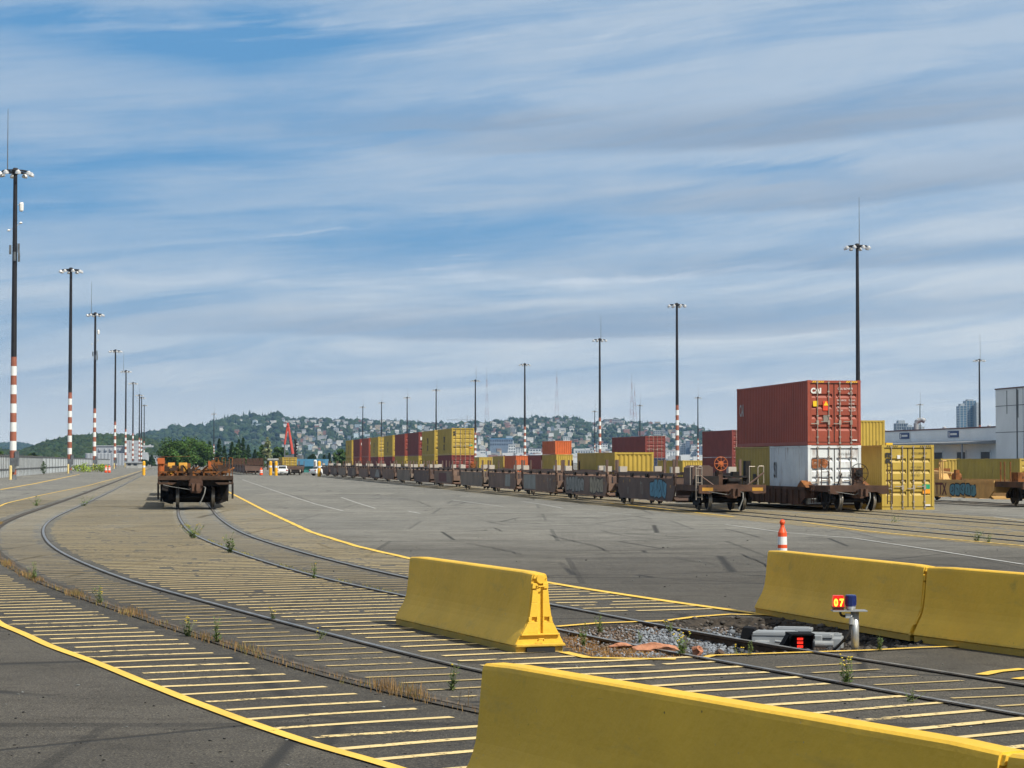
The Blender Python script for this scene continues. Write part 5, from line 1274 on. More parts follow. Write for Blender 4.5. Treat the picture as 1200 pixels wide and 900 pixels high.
# red A-frame derrick
Yd = 480; t = thing('derrick', At(341, 541, Yd)*1.0, 0, 'tall red A-frame derrick standing before the hill', 'crane'); t.location.z = 0
k = Yd/F; top = CAMH+44.5*k
for s_, x0, x1 in ((0, -7.5*k, -4.2*k), (1, 2*k, -4.0*k)):
    b = MB(); b.cyl((x0, 0, 2.15+(9*k if s_ else 20*k)), (x1, .5, top), .22 if not s_ else .34, .22, 6); b.build('leg', redp, t)
b = MB(); b.box(-5*k, -3*k, 0, 1, top-.5, top+.2); b.build('head_block', redp, t)
b = MB(); b.cyl((-7.5*k, 0, 0), (-7.5*k, 0, 2.15+20*k), .16, n=6); b.box(-1.5, 2.5, -.5, 3, 0, 2.3+7*k); b.build('derrick_base', mastg, t)
p = At(346, 541, 470); t = thing('exhaust_stack', (p.x, p.y, 0), 0, 'black ribbed vertical stack right of the red derrick', 'stack'); k = 470/F
MB().cyl((0,0,0),(0,0,CAMH+24*k),.24,n=8).build('pipe', mast_k, t)
b = MB()
for i in range(9): b.box(.12,.45,-.2,.2,1+i*.65,1.35+i*.65)
b.lathe([(.24,0),(.30,.2),(.2,.5)], 8, c=(0,0,CAMH+24*k)); b.build('collars', mast_k, t)
# elevator complex at left
silo = M('silo_concrete', (.32,.34,.37), .8, var=.1, dirt=(.3,.3,.3), dirt_amt=.3); silow = M('silo_white', (.38,.40,.43), .7, var=.08)
Yd = 1250.; k = Yd/F
def PX(u): return (u-600)*k
def PZ(v): return CAMH+(541-v)*k
t = thing('grain_elevator', (PX(140), Yd, 0), 0, 'pale grain elevator with round silos behind the left masts', 'grain elevator'); ox = PX(140)
sil = MB().lathe([(2.1,0),(2.1,PZ(531.5)),(1.9,PZ(531.2))], 12).mesh('silo', silo)
for u in np.arange(104, 150, 4.1): put('silo', sil, t, (PX(u)-ox, 0, 0))
MB().box(PX(112)-ox, PX(152)-ox, 3, 9, 0, PZ(522.8)).build('upper_gallery', silo, t); MB().box(PX(112)-ox-.4, PX(152)-ox, 2.5, 9.5, PZ(522.8), PZ(522.0)).build('gallery_roof', silow, t)
b = MB()
for u in (116.5, 123.5, 129.5, 139.5): b.box(PX(u-1.3)-ox, PX(u+1.3)-ox, 2.2, 2.9, PZ(528), PZ(525)); 
b.build('dust_vents', silow, t)
b = MB(); b.box(PX(148)-ox, PX(152)-ox, -1, 6, 0, PZ(516)); b.box(PX(152.5)-ox, PX(162)-ox, 0, 8, 0, PZ(516.3)); b.build('head_house', silow, t)
b = MB()
for zz in (519,523,527,531,535): b.box(PX(153.2)-ox, PX(161)-ox, -.1, .05, PZ(zz+1.0), PZ(zz))
b.build('windows', M('pale_shade', (.35,.37,.40), .6), t)
b = MB(); b.box(PX(162)-ox, PX(178)-ox, 2, 6, PZ(524), PZ(522)); b.box(PX(165)-ox, PX(172)-ox, 0, 8, 0, PZ(530)); b.build('annex', silow, t)
b = MB(); b.tube([(PX(162)-ox,3,PZ(530)),(PX(170)-ox,3,PZ(524)),(PX(176)-ox,3,PZ(521.5))], .5, 6); b.build('conveyor', silow, t)
shed(176, 186, 534, 1300, 10, silow, silow, 'pale shed beside the elevator left of the big tree', nwin=3)
shed(148, 162, 541, 700, 8, corrw, silow, 'low pale hut at the foot of the far masts', nwin=2)
# ================================================================ WAREHOUSE
wall = M('warehouse_panel', (.80,.80,.78), .8, var=.06, scale=.2, dirt=(.35,.35,.34), dirt_amt=.3, dirt_scale=.25, streak=True, uniq=False); trim = M('dark_red_trim', (.12,.05,.05), .6); door_m = M('dock_door', (.07,.075,.08), .6, var=.1); canm = M('canopy_grey', (.28,.29,.30), .6, var=.1); signb = M('sign_blue', (.02,.05,.16), .5)
nW = 140.0; t0_, t1_, tt0 = 347.0, 470.0, 240.0
t = thing('warehouse', NT(nW, 0), RZ, 'long pale warehouse with dock doors and a taller block at right', 'warehouse')
hl = CAMH+40.3*365/F; h2 = CAMH+84*365/F
MB().box(0, 60, t0_, t1_, 0, hl).build('low_wall', wall, t); MB().box(-.6, 60, tt0, t0_-.02, 0, h2).build('tall_wall', wall, t)
b = MB(); b.box(-.15, 60.1, t0_, t1_+.1, hl, hl+.22); b.box(-.75, 60.1, tt0, t0_, h2, h2+.2); b.build('parapet_trim', trim, t)
b = MB()
for y in (t0_-9.6,): b.box(-.66,-.60, y, y+.45, 0, h2-.1)
for y in np.arange(tt0, t0_, 19): b.box(-.63,-.6,y,y+.08,0,h2)
b.box(-.63,-.6,tt0,t0_,h2*.49,h2*.49+.1); b.box(-.63,-.6,tt0,t0_,h2*.80,h2*.80+.1)
b.build('panel_joints', M('joint_dark', (.12,.12,.12), .9), t)
b = MB()
for y, zz, w_ in ((t0_-5.2,10.2,.9),(t0_-10,9.5,1.2)): b.box(-.612,-.6,y,y+w_*.4,zz,h2-.3)
b.build('water_stains', M('stain_dark', (.22,.22,.21), .9, dirt=(.42,.43,.43), dirt_amt=.5, dirt_scale=1.5), t)
zc = CAMH+23.6*365/F
b = MB(); b.prism_y([(-3.5,zc-.35),(-3.5,zc-.05),(-.0,zc+.25),(-.0,zc-.35)], t0_+1, t1_); b.build('canopy', canm, t)
for i, y in enumerate(np.arange(t0_+4, t1_-4, 11.5)):
    MB().box(-.06,.02,y,y+4.2,1.2,3.85).build('dock_door', door_m, t)
    b = MB(); b.box(-.12,.0,y-.25,y,1.1,4.1); b.box(-.12,.0,y+4.2,y+4.45,1.1,4.1); b.box(-.12,.0,y-.25,y+4.45,3.85,4.1); b.build('door_frame', wht, t)
b = MB()
for y in np.arange(t0_+9, t1_, 23): b.cyl((-3.2,y,0),(-3.2,y,zc-.3),.16,n=6)
b.build('canopy_posts', silow, t)
for y, tx in ((t0_+55-5.0, 'DOCK 2'), (t0_+24, 'DOCK 1')):
    sgn = MB().box(-.16,-.02,y-5.2,y,zc+.95,zc+2.1).build('sign', signb, t); b = MB(); b.box(-.18,-.165,y-.9,y-.5,zc+1.05,zc+1.95); b.box(-.18,-.165,y-4.6,y-1.3,zc+1.35,zc+1.7); b.build('sign_marks', decal_w, t)
b = MB(); b.tube([(9,413,hl),(9,413,hl+1.9),(9.3,412.8,hl+2.4),(10.0,412.5,hl+2.6),(10.6,412.2,hl+2.3)], .5, 12); b.build('roof_gooseneck_vent', M('vent_zinc', (.34,.35,.36), .5, .3), t)
for y, x, s_ in ((389,6,.42),(395,5,.25),(423,6,.4),(428,8,.3),(364,5,.35),(418,5,.25)):
    MB().lathe([(s_*.5,hl),(s_*.5,hl+s_*.8),(s_,hl+s_*1.1),(s_*.9,hl+s_*1.7),(s_*.3,hl+s_*2)], 10, c=(x,y,0)).build('roof_vent', silow, t)
b = MB().box(-8.8,-7.6,t0_+17.5,t0_+20.5,0,5.0).build('yellow_post', ybol); tag(b, 'bright yellow upright panel by the warehouse docks', 'guard post'); b.location = NT(nW, 0); b.rotation_euler = (0,0,RZ); b.name = 'guard_post'
# ================================================================ CITY TOWERS
glassb = M('tower_glass_blue', (.06,.13,.20), .25, .2, var=.2, scale=.05, spec=.7); glassd = M('tower_glass_dark', (.05,.07,.10), .35, .2, var=.2, scale=.1); slabm = M('tower_slab', (.33,.36,.38), .6, var=.1)
def tower(u0, u1, vt, Yd, dep, mw, lab, floors, cat='tower block', ribs=0, crown=None):
    k = Yd/F; h = CAMH+(541-vt)*k; w_ = (u1-u0)*k; t = thing('tower_block', ((u0+u1-1200)/2*k, Yd, 0), 0, lab, cat)
    MB().box(-w_/2,w_/2,0,dep,0,h).build('wall', mw, t); b = MB(); fh = h/floors
    for i in range(1, floors+1): b.box(-w_/2-.15,w_/2+.15,-.2,dep+.1,i*fh-fh*.12,i*fh-.02)
    b.build('floor_bands', slabm, t)
    if ribs:
        b = MB()
        for i in range(ribs+1): x = -w_/2+w_*i/ribs; b.box(x-.35,x+.35,-.5,-.1,0,h)
        b.build('ribs', slabm, t)
    MB().box(-w_*.3,w_*.3,dep*.2,dep*.8,h,h+(crown or 3)).build('roof_plant', slabm, t); return t
tower(1125,1133,475.5,3000,25,glassb,'lower blue glass tower left of its taller twin',24,ribs=2); tower(1132.8,1144,469.5,3040,25,glassb,'tallest blue glass tower above the warehouse roof',27,ribs=3,crown=2); tower(1144.5,1148.5,474,3020,20,slabm,'narrow pale slab at the right side of the tall glass tower',24)
tower(1051,1064,496,3600,30,glassd,'broad low glass block left of the roof vent',13,ribs=5,crown=5); tower(1062,1071,500,3500,25,glassd,'lower dark block beside the broad glass block',11,ribs=3); tower(1074,1083,500,3700,25,slabm,'grey block just right of the roof vent',10,ribs=3); tower(1018,1024,500,3700,25,slabm,'pale block peeping over the upper yellow container',10)
# ================================================================ HILLS
def interp(pts): 
    a = np.array(pts, float); return lambda u: np.interp(u, a[:,0], a[:,1])
ridge = interp([(-900,536),(-60,534),(90,532),(140,522),(165,514),(185,511),(205,506),(240,505),(248,499),(265,495),(300,492),(320,490),(334,492),(350,493),(380,494),(400,494),(430,496),(470,497),(500,499),(520,500),(560,499),(590,496),(610,494),(630,492),(670,493),(694,498),(718,495),(760,499),(790,500),(812,502),(826,508),(850,514),(880,520),(930,528),(1000,533),(1200,535),(2100,537)])
def slope(s): return s*s*(3-2*s)
YF, YR = 4300., 6400.
def hill_z(x, y):
    u = 600+F*x/y; s = np.clip((y-YF)/(YR-YF), 0, 1); top = (541-ridge(u))*YR/F+CAMH
    s2 = .35*s+.65*slope(s); back = np.clip((y-YR)/2500, 0, 1)
    return top*s2*(1-.8*back)+ (6*np.sin(x/140.)*np.sin(y/170.)*np.sin(np.pi*s))*(s > 0)-.3*(s <= 0)
hg = M('hill_soil', (.045,.06,.028), .95, var=.3, scale=.004, uniq=False)
def terrain(name, zf, xs_, ys_, mat):
    Xg, Yg = np.meshgrid(xs_, ys_); Z_ = zf(Xg, Yg); nx_ = len(xs_); V_ = np.stack([Xg, Yg, Z_], -1).reshape(-1, 3)
    i = np.arange((len(ys_)-1)*nx_).reshape(len(ys_)-1, nx_)[:, :-1].ravel(); Fq = np.stack([i, i+1, i+nx_+1, i+nx_], 1)
    me = np_mesh(name, V_, Fq, mat); me.shade_smooth(); return tag(put(name, me), kind='structure')
terrain('hill', hill_z, np.arange(-3600, 3601, 40.), np.arange(4280, 9000, 50.), hg)
r2 = interp([(-600,520),(-300,522),(0,533),(20,536),(40,530),(55,524),(85,518),(110,516),(135,516),(160,518),(185,524),(215,533),(240,540),(260,541.5),(1200,541.5)])
def hill2(x, y):
    u = 600+F*x/y; s = np.clip((y-2100)/900, 0, 1); b_ = np.clip((y-3000)/800, 0, 1); top = (541-r2(u))*3000/F+CAMH
    return np.where(r2(u) > 541, -.5, top*slope(s)*(1-b_)-.3)
terrain('wooded_hill', hill2, np.arange(-2600, -340, 30.), np.arange(2090, 3850, 40.), hg)
r3 = interp([(-900,520),(-200,521),(0,523),(20,521.5),(34,525),(60,530),(120,536),(200,540),(2400,541)])
def hill3(x, y):
    u = 600+F*x/y; s = np.clip((y-7400)/1500, 0, 1); b_ = np.clip((y-8900)/400, 0, 1); return ((541-r3(u))*8900/F+CAMH)*slope(s)*(1-b_)-.4
terrain('far_hill', hill3, np.arange(-5600, -1400, 60.), np.arange(7390, 9350, 80.), hg)
# houses first, so the trees can leave them room
hv = rng.uniform; houses = []
wallc = [('white', (.66,.65,.62)), ('cream', (.54,.49,.40)), ('grey', (.40,.41,.42)), ('pale blue', (.45,.54,.60)), ('brick-red', (.30,.14,.10)), ('tan', (.48,.38,.27))]
roofc = [('grey', (.14,.14,.15)), ('brown', (.12,.08,.06)), ('pale', (.40,.40,.39))]
HM = {}
def house_mesh(k, w_, d_, h_, wm, rm):
    key = (k, wm.name, rm.name)
    if key in HM: return HM[key]
    b = MB(); b.box(-w_/2,w_/2,-d_/2,d_/2,-6,h_)
    if k != 2: b.prism_y([(-w_/2,h_),(w_/2,h_),(0,h_+w_*.24)], -d_/2+.01, d_/2-.01)
    n_ = 3 if k != 2 else 5
    for fl_ in range(int(h_/3)):
        for i in range(n_):
            x = -w_/2+w_*(i+.5)/n_; b.box(x-.8,x+.8,-d_/2-.06,-d_/2+.01,fl_*3+1.0,fl_*3+2.4,m=1)
    a = b.mesh('wall', [wm, dwin]); b = MB()
    if k != 2:
        b.prism_y([(-w_/2-.6,h_-.1),(0,h_+w_*.26),(0,h_+w_*.26+.4),(-w_/2-.6,h_+.3)], -d_/2-.5,d_/2+.5); b.prism_y([(w_/2+.6,h_-.1),(0,h_+w_*.26),(0,h_+w_*.26+.4),(w_/2+.6,h_+.3)][::-1], -d_/2-.5,d_/2+.5)
    else: b.box(-w_/2-.4,w_/2+.4,-d_/2-.4,d_/2+.4,h_,h_+.7)
    c = b.mesh('roof', rm); HM[key] = (a, c); return HM[key]
cnt = 0; guard = 0
while cnt < 290 and guard < 9000:
    guard += 1
    u = random.uniform(255, 868); s = random.betavariate(1.6, 1.5) if u > 400 else random.uniform(.25, .9)
    if u < 330 and random.random() < .55: continue
    y = YF+(YR-YF)*s; x = (u-600)*y/F
    if any(abs(x-a) < 16 and abs(y-b_) < 55 for a, b_ in houses): continue
    houses.append((x, y)); ci = random.choices(range(6), [5,3,3,1.5,1.2,2])[0]; ri = random.randrange(3); k = random.choice((0,0,1,2)); wn, wc = wallc[ci]; rn, rc = roofc[ri]
    wm = M('house_'+wn.replace(' ', '_'), wc, .8, var=.08); rm = M('roof_'+rn, rc, .85, var=.15); w_, d_, h_ = ((8.5,10,6.5),(12,10,8),(16,12,10))[k]
    t = thing('house', (x, y, float(hill_z(np.float64(x), np.float64(y)))+2.2), random.choice((0,0,math.pi/2))+random.uniform(-.25,.25), '%s %s with %s roof among the hillside trees' % (wn, ('gabled house','broad gabled house','flat-topped block')[k], rn), 'house', '%s %s with %s roofs on the hill' % (wn, ('gabled houses','broad gabled houses','flat blocks')[k], rn))
    a, c = house_mesh(k, w_, d_, h_, wm, rm); put('wall', a, t); put('roof', c, t); cnt += 1
blocks = []
def block(u0, u1, vt, vb, s, col, roof, lab, floors=4, cat='building', ribs=0):
    y = YF+(YR-YF)*s; k = y/F; w_ = (u1-u0)*k; x = ((u0+u1)/2-600)*k; zt = CAMH+(541-vt)*k; zb = CAMH+(541-vb)*k-12
    zg = float(hill_z(np.float64(x), np.float64(y))); zb = min(zb, zg-1)
    t = thing('building', (x, y, zb), 0, lab, cat); h = zt-zb
    MB().box(-w_/2-.6,w_/2+.6,-.6,16.6,h,h+1.4).build('roof', roof, t); b = MB().box(-w_/2,w_/2,0,16,0,h); n_ = max(3, int(w_/5)); hh = (vb-vt)*k
    for f_ in range(floors):
        for i in range(n_):
            xx = -w_/2+w_*(i+.5)/n_; z0 = h-hh+hh*(f_+.25)/floors; b.box(xx-w_/n_*.3,xx+w_/n_*.3,-.12,.01,z0,z0+hh/floors*.5,m=1)
    b.build('wall', [col, dwin], t); blocks.append((x, y, w_)); return t
wc1 = M('block_white', (.60,.61,.60), .7, var=.06); pk = M('block_pink', (.48,.26,.20), .8, var=.08); bg1 = M('block_bluegrey', (.16,.20,.26), .7, var=.15, scale=.1); rbl = M('roof_blue', (.05,.20,.42), .6); gy = M('block_grey', (.30,.30,.30), .8, var=.1); rp = M('roof_pale_flat', (.45,.45,.44), .8); rdk = M('roof_dark_flat', (.12,.12,.13), .8); br = M('block_brickish', (.25,.13,.10), .85, var=.1)
block(593,597.5,495,505,.75,pk,rp,'taller part of the pink-walled block on the hill',4); block(597.5,602.5,497.5,505,.75,pk,rp,'lower part of the pink-walled block on the hill',3); block(598.5,604,501,509,.6,gy,rp,'grey block below the pink one on the hill',5)
block(574,601,514.5,523,.25,bg1,rbl,'long blue-grey block with a bright blue roof edge',2); block(596,604,521.5,531,.12,wc1,rp,'white block with a tall right part low on the hill',3); block(604,613,525,532,.10,wc1,rdk,'lower white block beside it, left of the banded mast',3)
block(645,648.5,503,512,.6,gy,rdk,'left slab of the trio of grey flats',8); block(649.5,653.5,502,512,.6,wc1,rp,'middle slab of the trio of grey flats',8); block(656,660,504,512,.6,gy,rdk,'right slab of the trio of grey flats',8)
block(708,728,491.5,497,.93,gy,rp,'long pale mansion on the ridge above the maroon containers',2); block(674,698,528,531.5,.05,wc1,rp,'wide low white hall left of the maroon containers',1)
block(563,569,526,532,.1,wc1,rp,'small white depot above the yellow containers',2); block(621,634,526,533,.08,wc1,rdk,'white depot right of the banded mast',2); block(797,803,520,539,.06,wc1,rp,'left white apartment tower by the banded mast',9); block(804,808.5,516.5,539,.05,bg1,rp,'slim blue-grey apartment tower with a pale roof',11); block(810,816,521,539,.04,wc1,rdk,'white apartment tower with a dark roof',9); block(818.5,826,523,539,.03,bg1,rp,'blue-grey apartment block at the edge of the maroon container',8)
block(781,791,529,539,.03,wc1,rp,'low white block left of the banded mast',5); block(828,836,524,538,.05,wc1,rp,'white block above the maroon container',6); block(376.5,387,517,521,.4,wc1,rp,'long white school block above the blue shed',2); block(351,362,518.8,522,.45,wc1,rp,'white row left of the long school block',2); block(296,303,503,508,.8,wc1,rp,'white house group high on the left of the hill',2); block(310,320,496,503,.85,M('block_tan', (.36,.25,.18), .8),rp,'tan gabled hall high on the hill left of the derrick',3)
block(532,541,524,530,.15,gy,rp,'grey depot behind the yellow doors',3); block(640,652,524,528,.12,br,rdk,'brick range low on the hill behind the orange container',2); block(560,566,511,515,.4,wc1,rdk,'white flats above the blue-roofed block',3); block(700,712,520,524,.2,wc1,rdk,'white flats low on the hill over the maroon containers',2); block(740,752,512,517,.35,br,rdk,'brick flats on the hill right of centre',3); block(660,668,512,516,.4,wc1,rp,'pale flats right of the trio of slabs',3); block(766,775,505,509,.6,gy,rp,'grey flats high on the right of the hill',2)
# hillside trees, one mass: crowns of jittered clumps and spires
tree_m = bpy.data.materials.new('hill_foliage'); tree_m.use_nodes = True; h_ = NT_(tree_m.node_tree); b_ = h_.n['Principled BSDF']; at_ = h_.new('ShaderNodeAttribute', attribute_name='tint'); h_.l.new(at_.outputs['Color'], b_.inputs['Base Color']); b_.inputs['Roughness'].default_value = .9; b_.inputs['Specular IOR Level'].default_value = .1
def conifer_t(seed):
    rr = np.random.default_rng(seed); V_, F_ = [], []; 
    for z0, z1, r_ in ((.05,.5,1.0),(.3,.75,.75),(.55,1.0,.5)):
        o = len(V_); n_ = 7
        for i in range(n_): a = 2*math.pi*i/n_; q = r_*rr.uniform(.7,1.15); V_.append((q*math.cos(a), q*math.sin(a), z0+rr.uniform(-.04,.04)))
        V_.append((0,0,z1)); F_ += [(o+i, o+(i+1) % n_, o+n_) for i in range(n_)]
    return np.array(V_), np.array(F_)
I2 = ico(1); temps = []
for s in range(8):
    rr = np.random.default_rng(s); v0 = I2[0]*(1+rr.uniform(-.28,.22,(len(I2[0]),1))); v0[:,2] = v0[:,2]*.5+.5; 
    o2 = I2[0]*rr.uniform(.45,.6)+np.array([rr.uniform(-.6,.6), rr.uniform(-.6,.6), rr.uniform(-.1,.5)]); o2[:,2] = o2[:,2]*.5+.5
    temps.append((np.vstack([v0, o2]), np.vstack([I2[1], I2[1]+len(v0)])))
cons = [conifer_t(s) for s in range(4)]
def forest(name, n, place, lab):
    V_, F_, C_ = [], [], []; o = 0; k = 0; g_ = 0
    while k < n and g_ < n*6:
        g_ += 1; r_ = place()
        if r_ is None: continue
        x, y, z, hh, con, tint = r_; v_, f_ = (cons[random.randrange(4)] if con else temps[random.randrange(8)])
        a = random.random()*6.28; ca, sa = math.cos(a), math.sin(a); rw = hh*(.22 if con else random.uniform(.42,.62)); q = v_*np.array([rw, rw, hh*(1.25 if con else 1)]); q = q @ np.array([[ca,sa,0],[-sa,ca,0],[0,0,1]])+np.array([x, y, z-hh*.08])
        V_.append(q); F_.append(f_+o); C_.append(np.tile(tint, (len(q), 1))); o += len(q); k += 1
    me = np_mesh(name, np.vstack(V_), np.vstack(F_), tree_m, np.vstack(C_), 3); return tag(put(name, me), lab, None, None, 'stuff')
def tint_(dark=1.0):
    k = random.uniform(.55, 1.35)*dark; w_ = random.random()
    return (.026*k*(1+.6*w_), .050*k*(1+.2*w_), .022*k, 1)
HA = np.array(houses); BA = np.array(blocks)
def place_main():
    u = random.uniform(60, 960); s = random.random()**.85*1.02; y = YF+(YR-YF)*s
    if s < .12 and random.random() < .5: return None
    x = (u-600)*y/F; d = (y < HA[:,1]+6) & (y > HA[:,1]-75) & (abs(x-HA[:,0]*y/HA[:,1]) < 8.0)
    if d.any() and random.random() < .80: return None
    d = (y < BA[:,1]+8) & (y > BA[:,1]-260) & (abs(x-BA[:,0]*y/BA[:,1]) < BA[:,2]*.5+5)
    if d.any(): return None
    hh = random.uniform(6, 13) if u > 330 else random.uniform(10, 19); con = random.random() < (.30 if s > .9 else .10)
    if s > .93: hh *= random.choice((.8,1,1.15,1.5))
    return x, y, float(hill_z(np.float64(x), np.float64(y))), hh, con, tint_(.8 if con else 1)
forest('hillside_trees', 9000, place_main, 'dense trees covering the big hill behind the yard')
def place_l():
    u = random.uniform(-60, 262); y = random.uniform(2150, 3080); x = (u-600)*y/F; z = float(hill2(np.float64(x), np.float64(y)))
    if z < .5: return None
    return x, y, z, random.uniform(6, 12), random.random() < .06, tint_(.95)
forest('wooded_hill_trees', 4200, place_l, 'dark woods on the lower hill at left')
def place_f():
    u = random.uniform(-20, 120); y = random.uniform(7500, 9000); x = (u-600)*y/F; return x, y, float(hill3(np.float64(x), np.float64(y))), random.uniform(12, 22), random.random() < .2, tint_()
forest('far_hill_trees', 1500, place_f, 'hazy woods on the far hill at the left edge')
# low city jumble at the foot (roofs too many to count)
lo_b = MB()
for i in range(420):
    u = random.uniform(480, 865); s = random.uniform(-.06, .16); y = YF+(YR-YF)*s; x = (u-600)*y/F; z = max(0, float(hill_z(np.float64(x), np.float64(y)))); w_ = random.uniform(8, 26); h = random.uniform(6, 18)
    lo_b.box(x-w_/2, x+w_/2, y, y+14, z-3, z+h, m=random.choice((0,0,1,2,3)))
tag(lo_b.build('waterfront_buildings', [wc1, gy, bg1, br]), 'jumble of low pale waterfront buildings at the foot of the hill', None, None, 'stuff')
far_h = MB()
for i in range(650):
    u = random.uniform(330, 868); s = random.uniform(.03, .93); y = YF+(YR-YF)*s; x = (u-600)*y/F
    if min(abs(x-a)+abs(y-b_)*.3 for a, b_ in houses) < 14: continue
    z = float(hill_z(np.float64(x), np.float64(y))); w_ = random.uniform(5, 9); h = random.uniform(7, 12); k = random.choice((0,0,1,1,4,4,2,3,3))
    far_h.box(x-w_/2, x+w_/2, y, y+9, z-3, z+h, m=k); far_h.box(x-w_/2-.5, x+w_/2+.5, y-.5, y+9.5, z+h, z+h+1.3, m=5)
tag(far_h.build('distant_houses', [wc1, gy, bg1, br, M('house_cream', (.45,.38,.30), .8), rdk]), 'scatter of tiny far houses between the hillside trees', None, None, 'stuff')
# ================================================================ TV TOWERS, TOWER CRANE
tvr, tvw = M('tower_red', (.30,.12,.11), .7), M('tower_white', (.42,.43,.45), .7)
for u, vt, vb, lab in ((570.5,432,499,'leftmost red-and-white lattice mast on the ridge'),(652.5,430,492,'middle lattice mast on the ridge'),(740.5,437,497,'left one of the pair of lattice masts on the right ridge'),(743.8,449,497,'right one of the pair of lattice masts on the right ridge')):
    y = 6300.; k = y/F; x = (u-600)*k; zb = CAMH+(541-vb)*k-12; zt = CAMH+(541-vt)*k; t = thing('lattice_mast', (x, y, zb), 0, lab, 'broadcast mast', 'broadcast masts on the ridge'); Ht = zt-zb; n_ = 14
    for m_i, mt in ((0, tvr), (1, tvw)):
        b = MB()
        for i in range(n_):
            if (i//2) % 2 != m_i: continue
            z0, z1 = Ht*.82*i/n_, Ht*.82*(i+1)/n_; w0, w1 = 6.5*(1-i/n_)**1.2+1.0, 6.5*(1-(i+1)/n_)**1.2+1.0
            for a, c in ((-1,-1),(1,-1),(1,1),(-1,1)): b.cyl((a*w0,c*w0,z0),(a*w1,c*w1,z1),.30,n=4)
            b.cyl((-w0,-w0,z0),(w1,-w1,z1),.2,n=4); b.cyl((w0,-w0,z0),(-w1,-w1,z1),.2,n=4); b.cyl((-w0,w0,z0),(w1,w1,z1),.2,n=4)
        b.build('lattice_section', mt, t)
    MB().cyl((0,0,Ht*.8),(0,0,Ht),.8,.4,6).build('antenna', tvw, t)
y = 6250.; k = y/F; t = thing('tower_crane', ((547.5-600)*k, y, CAMH+(541-505)*k), 0, 'distant tower crane with a long jib above the ridge', 'crane')
MB().cyl((0,0,0),(0,0,18*k),.9,n=4).build('crane_mast', gy, t); b = MB(); b.box(-24*k,8*k,-.5,.5,12.6*k,13.2*k); b.cyl((0,0,17*k),(-18*k,0,13*k),.25,n=4); b.cyl((0,0,17*k),(7*k,0,13*k),.25,n=4); b.box(5.6*k,7.8*k,-1,1,11.8*k,12.8*k); b.build('jib', gy, t)
# ================================================================ NEAR TREES
barkm = M('bark', (.07,.05,.035), .9, var=.3, scale=4); leafmats = {}
def foliage(name, c):
    if name not in leafmats:
        m = M(name, c, .8, var=.25, scale=.35, attr='tint', spec=.15, uniq=False); leafmats[name] = m
    return leafmats[name]
def leafy_tree(x, y, h, w_, lab, mname, col, kind='round', n=5200, leaf=.42, seed=0, name='broadleaf_tree'):
    rr = np.random.default_rng(seed); t = thing(name, (x, y, 0), 0, lab, 'tree')
    b = MB(); b.cyl((0,0,0),(0,0,h*.35),h*.028,h*.02,8)
    if kind == 'round':
        for i in range(9):
            a = i*2.4; b.cyl((0,0,h*(.22+.015*i)), (math.cos(a)*w_*.32, math.sin(a)*w_*.32, h*(.5+.03*i)), h*.012, h*.004, 6)
    else: b.cyl((0,0,h*.35),(0,0,h*.95),h*.02,h*.004,6)
    b.build('trunk', barkm, t)
    if kind == 'round':
        nc = 60; cc = rr.normal(size=(nc, 3)); cc /= np.linalg.norm(cc, axis=1)[:, None]; cc *= rr.uniform(.35, .92, (nc, 1))**.6
        cc = cc*np.array([w_*.42, w_*.42, h*.42])+np.array([0, 0, h*.48]); cr = rr.uniform(.10, .19, nc)*w_
        cc[:, 2] = np.maximum(cc[:, 2], h*.10)
    elif kind == 'cone':
        nc = 80; f_ = rr.uniform(0, 1, nc)**.8; a = rr.uniform(0, 6.28, nc); rad_ = (1-f_)*w_*.50*rr.uniform(.5, 1.05, nc); cc = np.stack([rad_*np.cos(a), rad_*np.sin(a), h*(.10+.88*f_)], 1); cr = (.05+.13*(1-f_))*w_
    else:
        nc = 44; f_ = rr.uniform(0, 1, nc); a = rr.uniform(0, 6.28, nc); pr_ = np.sin(np.pi*(f_*.85+.12)); rad_ = pr_*w_*.36*rr.uniform(.3, 1.1, nc); cc = np.stack([rad_*np.cos(a), rad_*np.sin(a), h*(.10+.86*f_)], 1); cr = .16*w_*pr_+.03*w_
    ct = rr.uniform(.6, 1.35, nc); idx = rr.integers(0, nc, n); d = rr.normal(size=(n, 3)); d /= np.linalg.norm(d, axis=1)[:, None]; d *= rr.uniform(.55, 1.0, (n, 1))
    P_ = cc[idx]+d*cr[idx][:, None]*np.array([1, 1, .62 if kind == 'cone' else .85])
    e1 = rr.normal(size=(n, 3)); e1 /= np.linalg.norm(e1, axis=1)[:, None]; e2 = np.cross(e1, d+.01); e2 /= np.linalg.norm(e2, axis=1)[:, None]; s_ = (leaf*rr.uniform(.6, 1.3, (n, 1)))
    V_ = np.stack([P_-e1*s_*.5-e2*s_*.35, P_+e1*s_*.5-e2*s_*.2, P_+e1*s_*.4+e2*s_*.4, P_-e1*s_*.4+e2*s_*.35], 1).reshape(-1, 3); Fq = np.arange(n*4).reshape(n, 4)
    tt_ = ct[idx]*rr.uniform(.8, 1.25, n); C_ = np.repeat(np.stack([tt_*rr.uniform(.85, 1.2, n), tt_, tt_*.9, np.ones(n)], 1), 4, 0)
    me = np_mesh('crown', V_, Fq, foliage(mname, col), C_); put('crown', me, t); return t
def T(u, vt, Yd, w_px, lab, mname, col, kind, n=3000, seed=0, leaf=.45, name='broadleaf_tree'):
    k = Yd/F; leafy_tree((u-600)*k, Yd, CAMH+(541-vt)*k, w_px*k, lab, mname, col, kind, n, leaf, seed, name)
GR = (.050,.098,.024); DG = (.028,.055,.024); MG = (.055,.10,.035); PG = (.19,.22,.13)
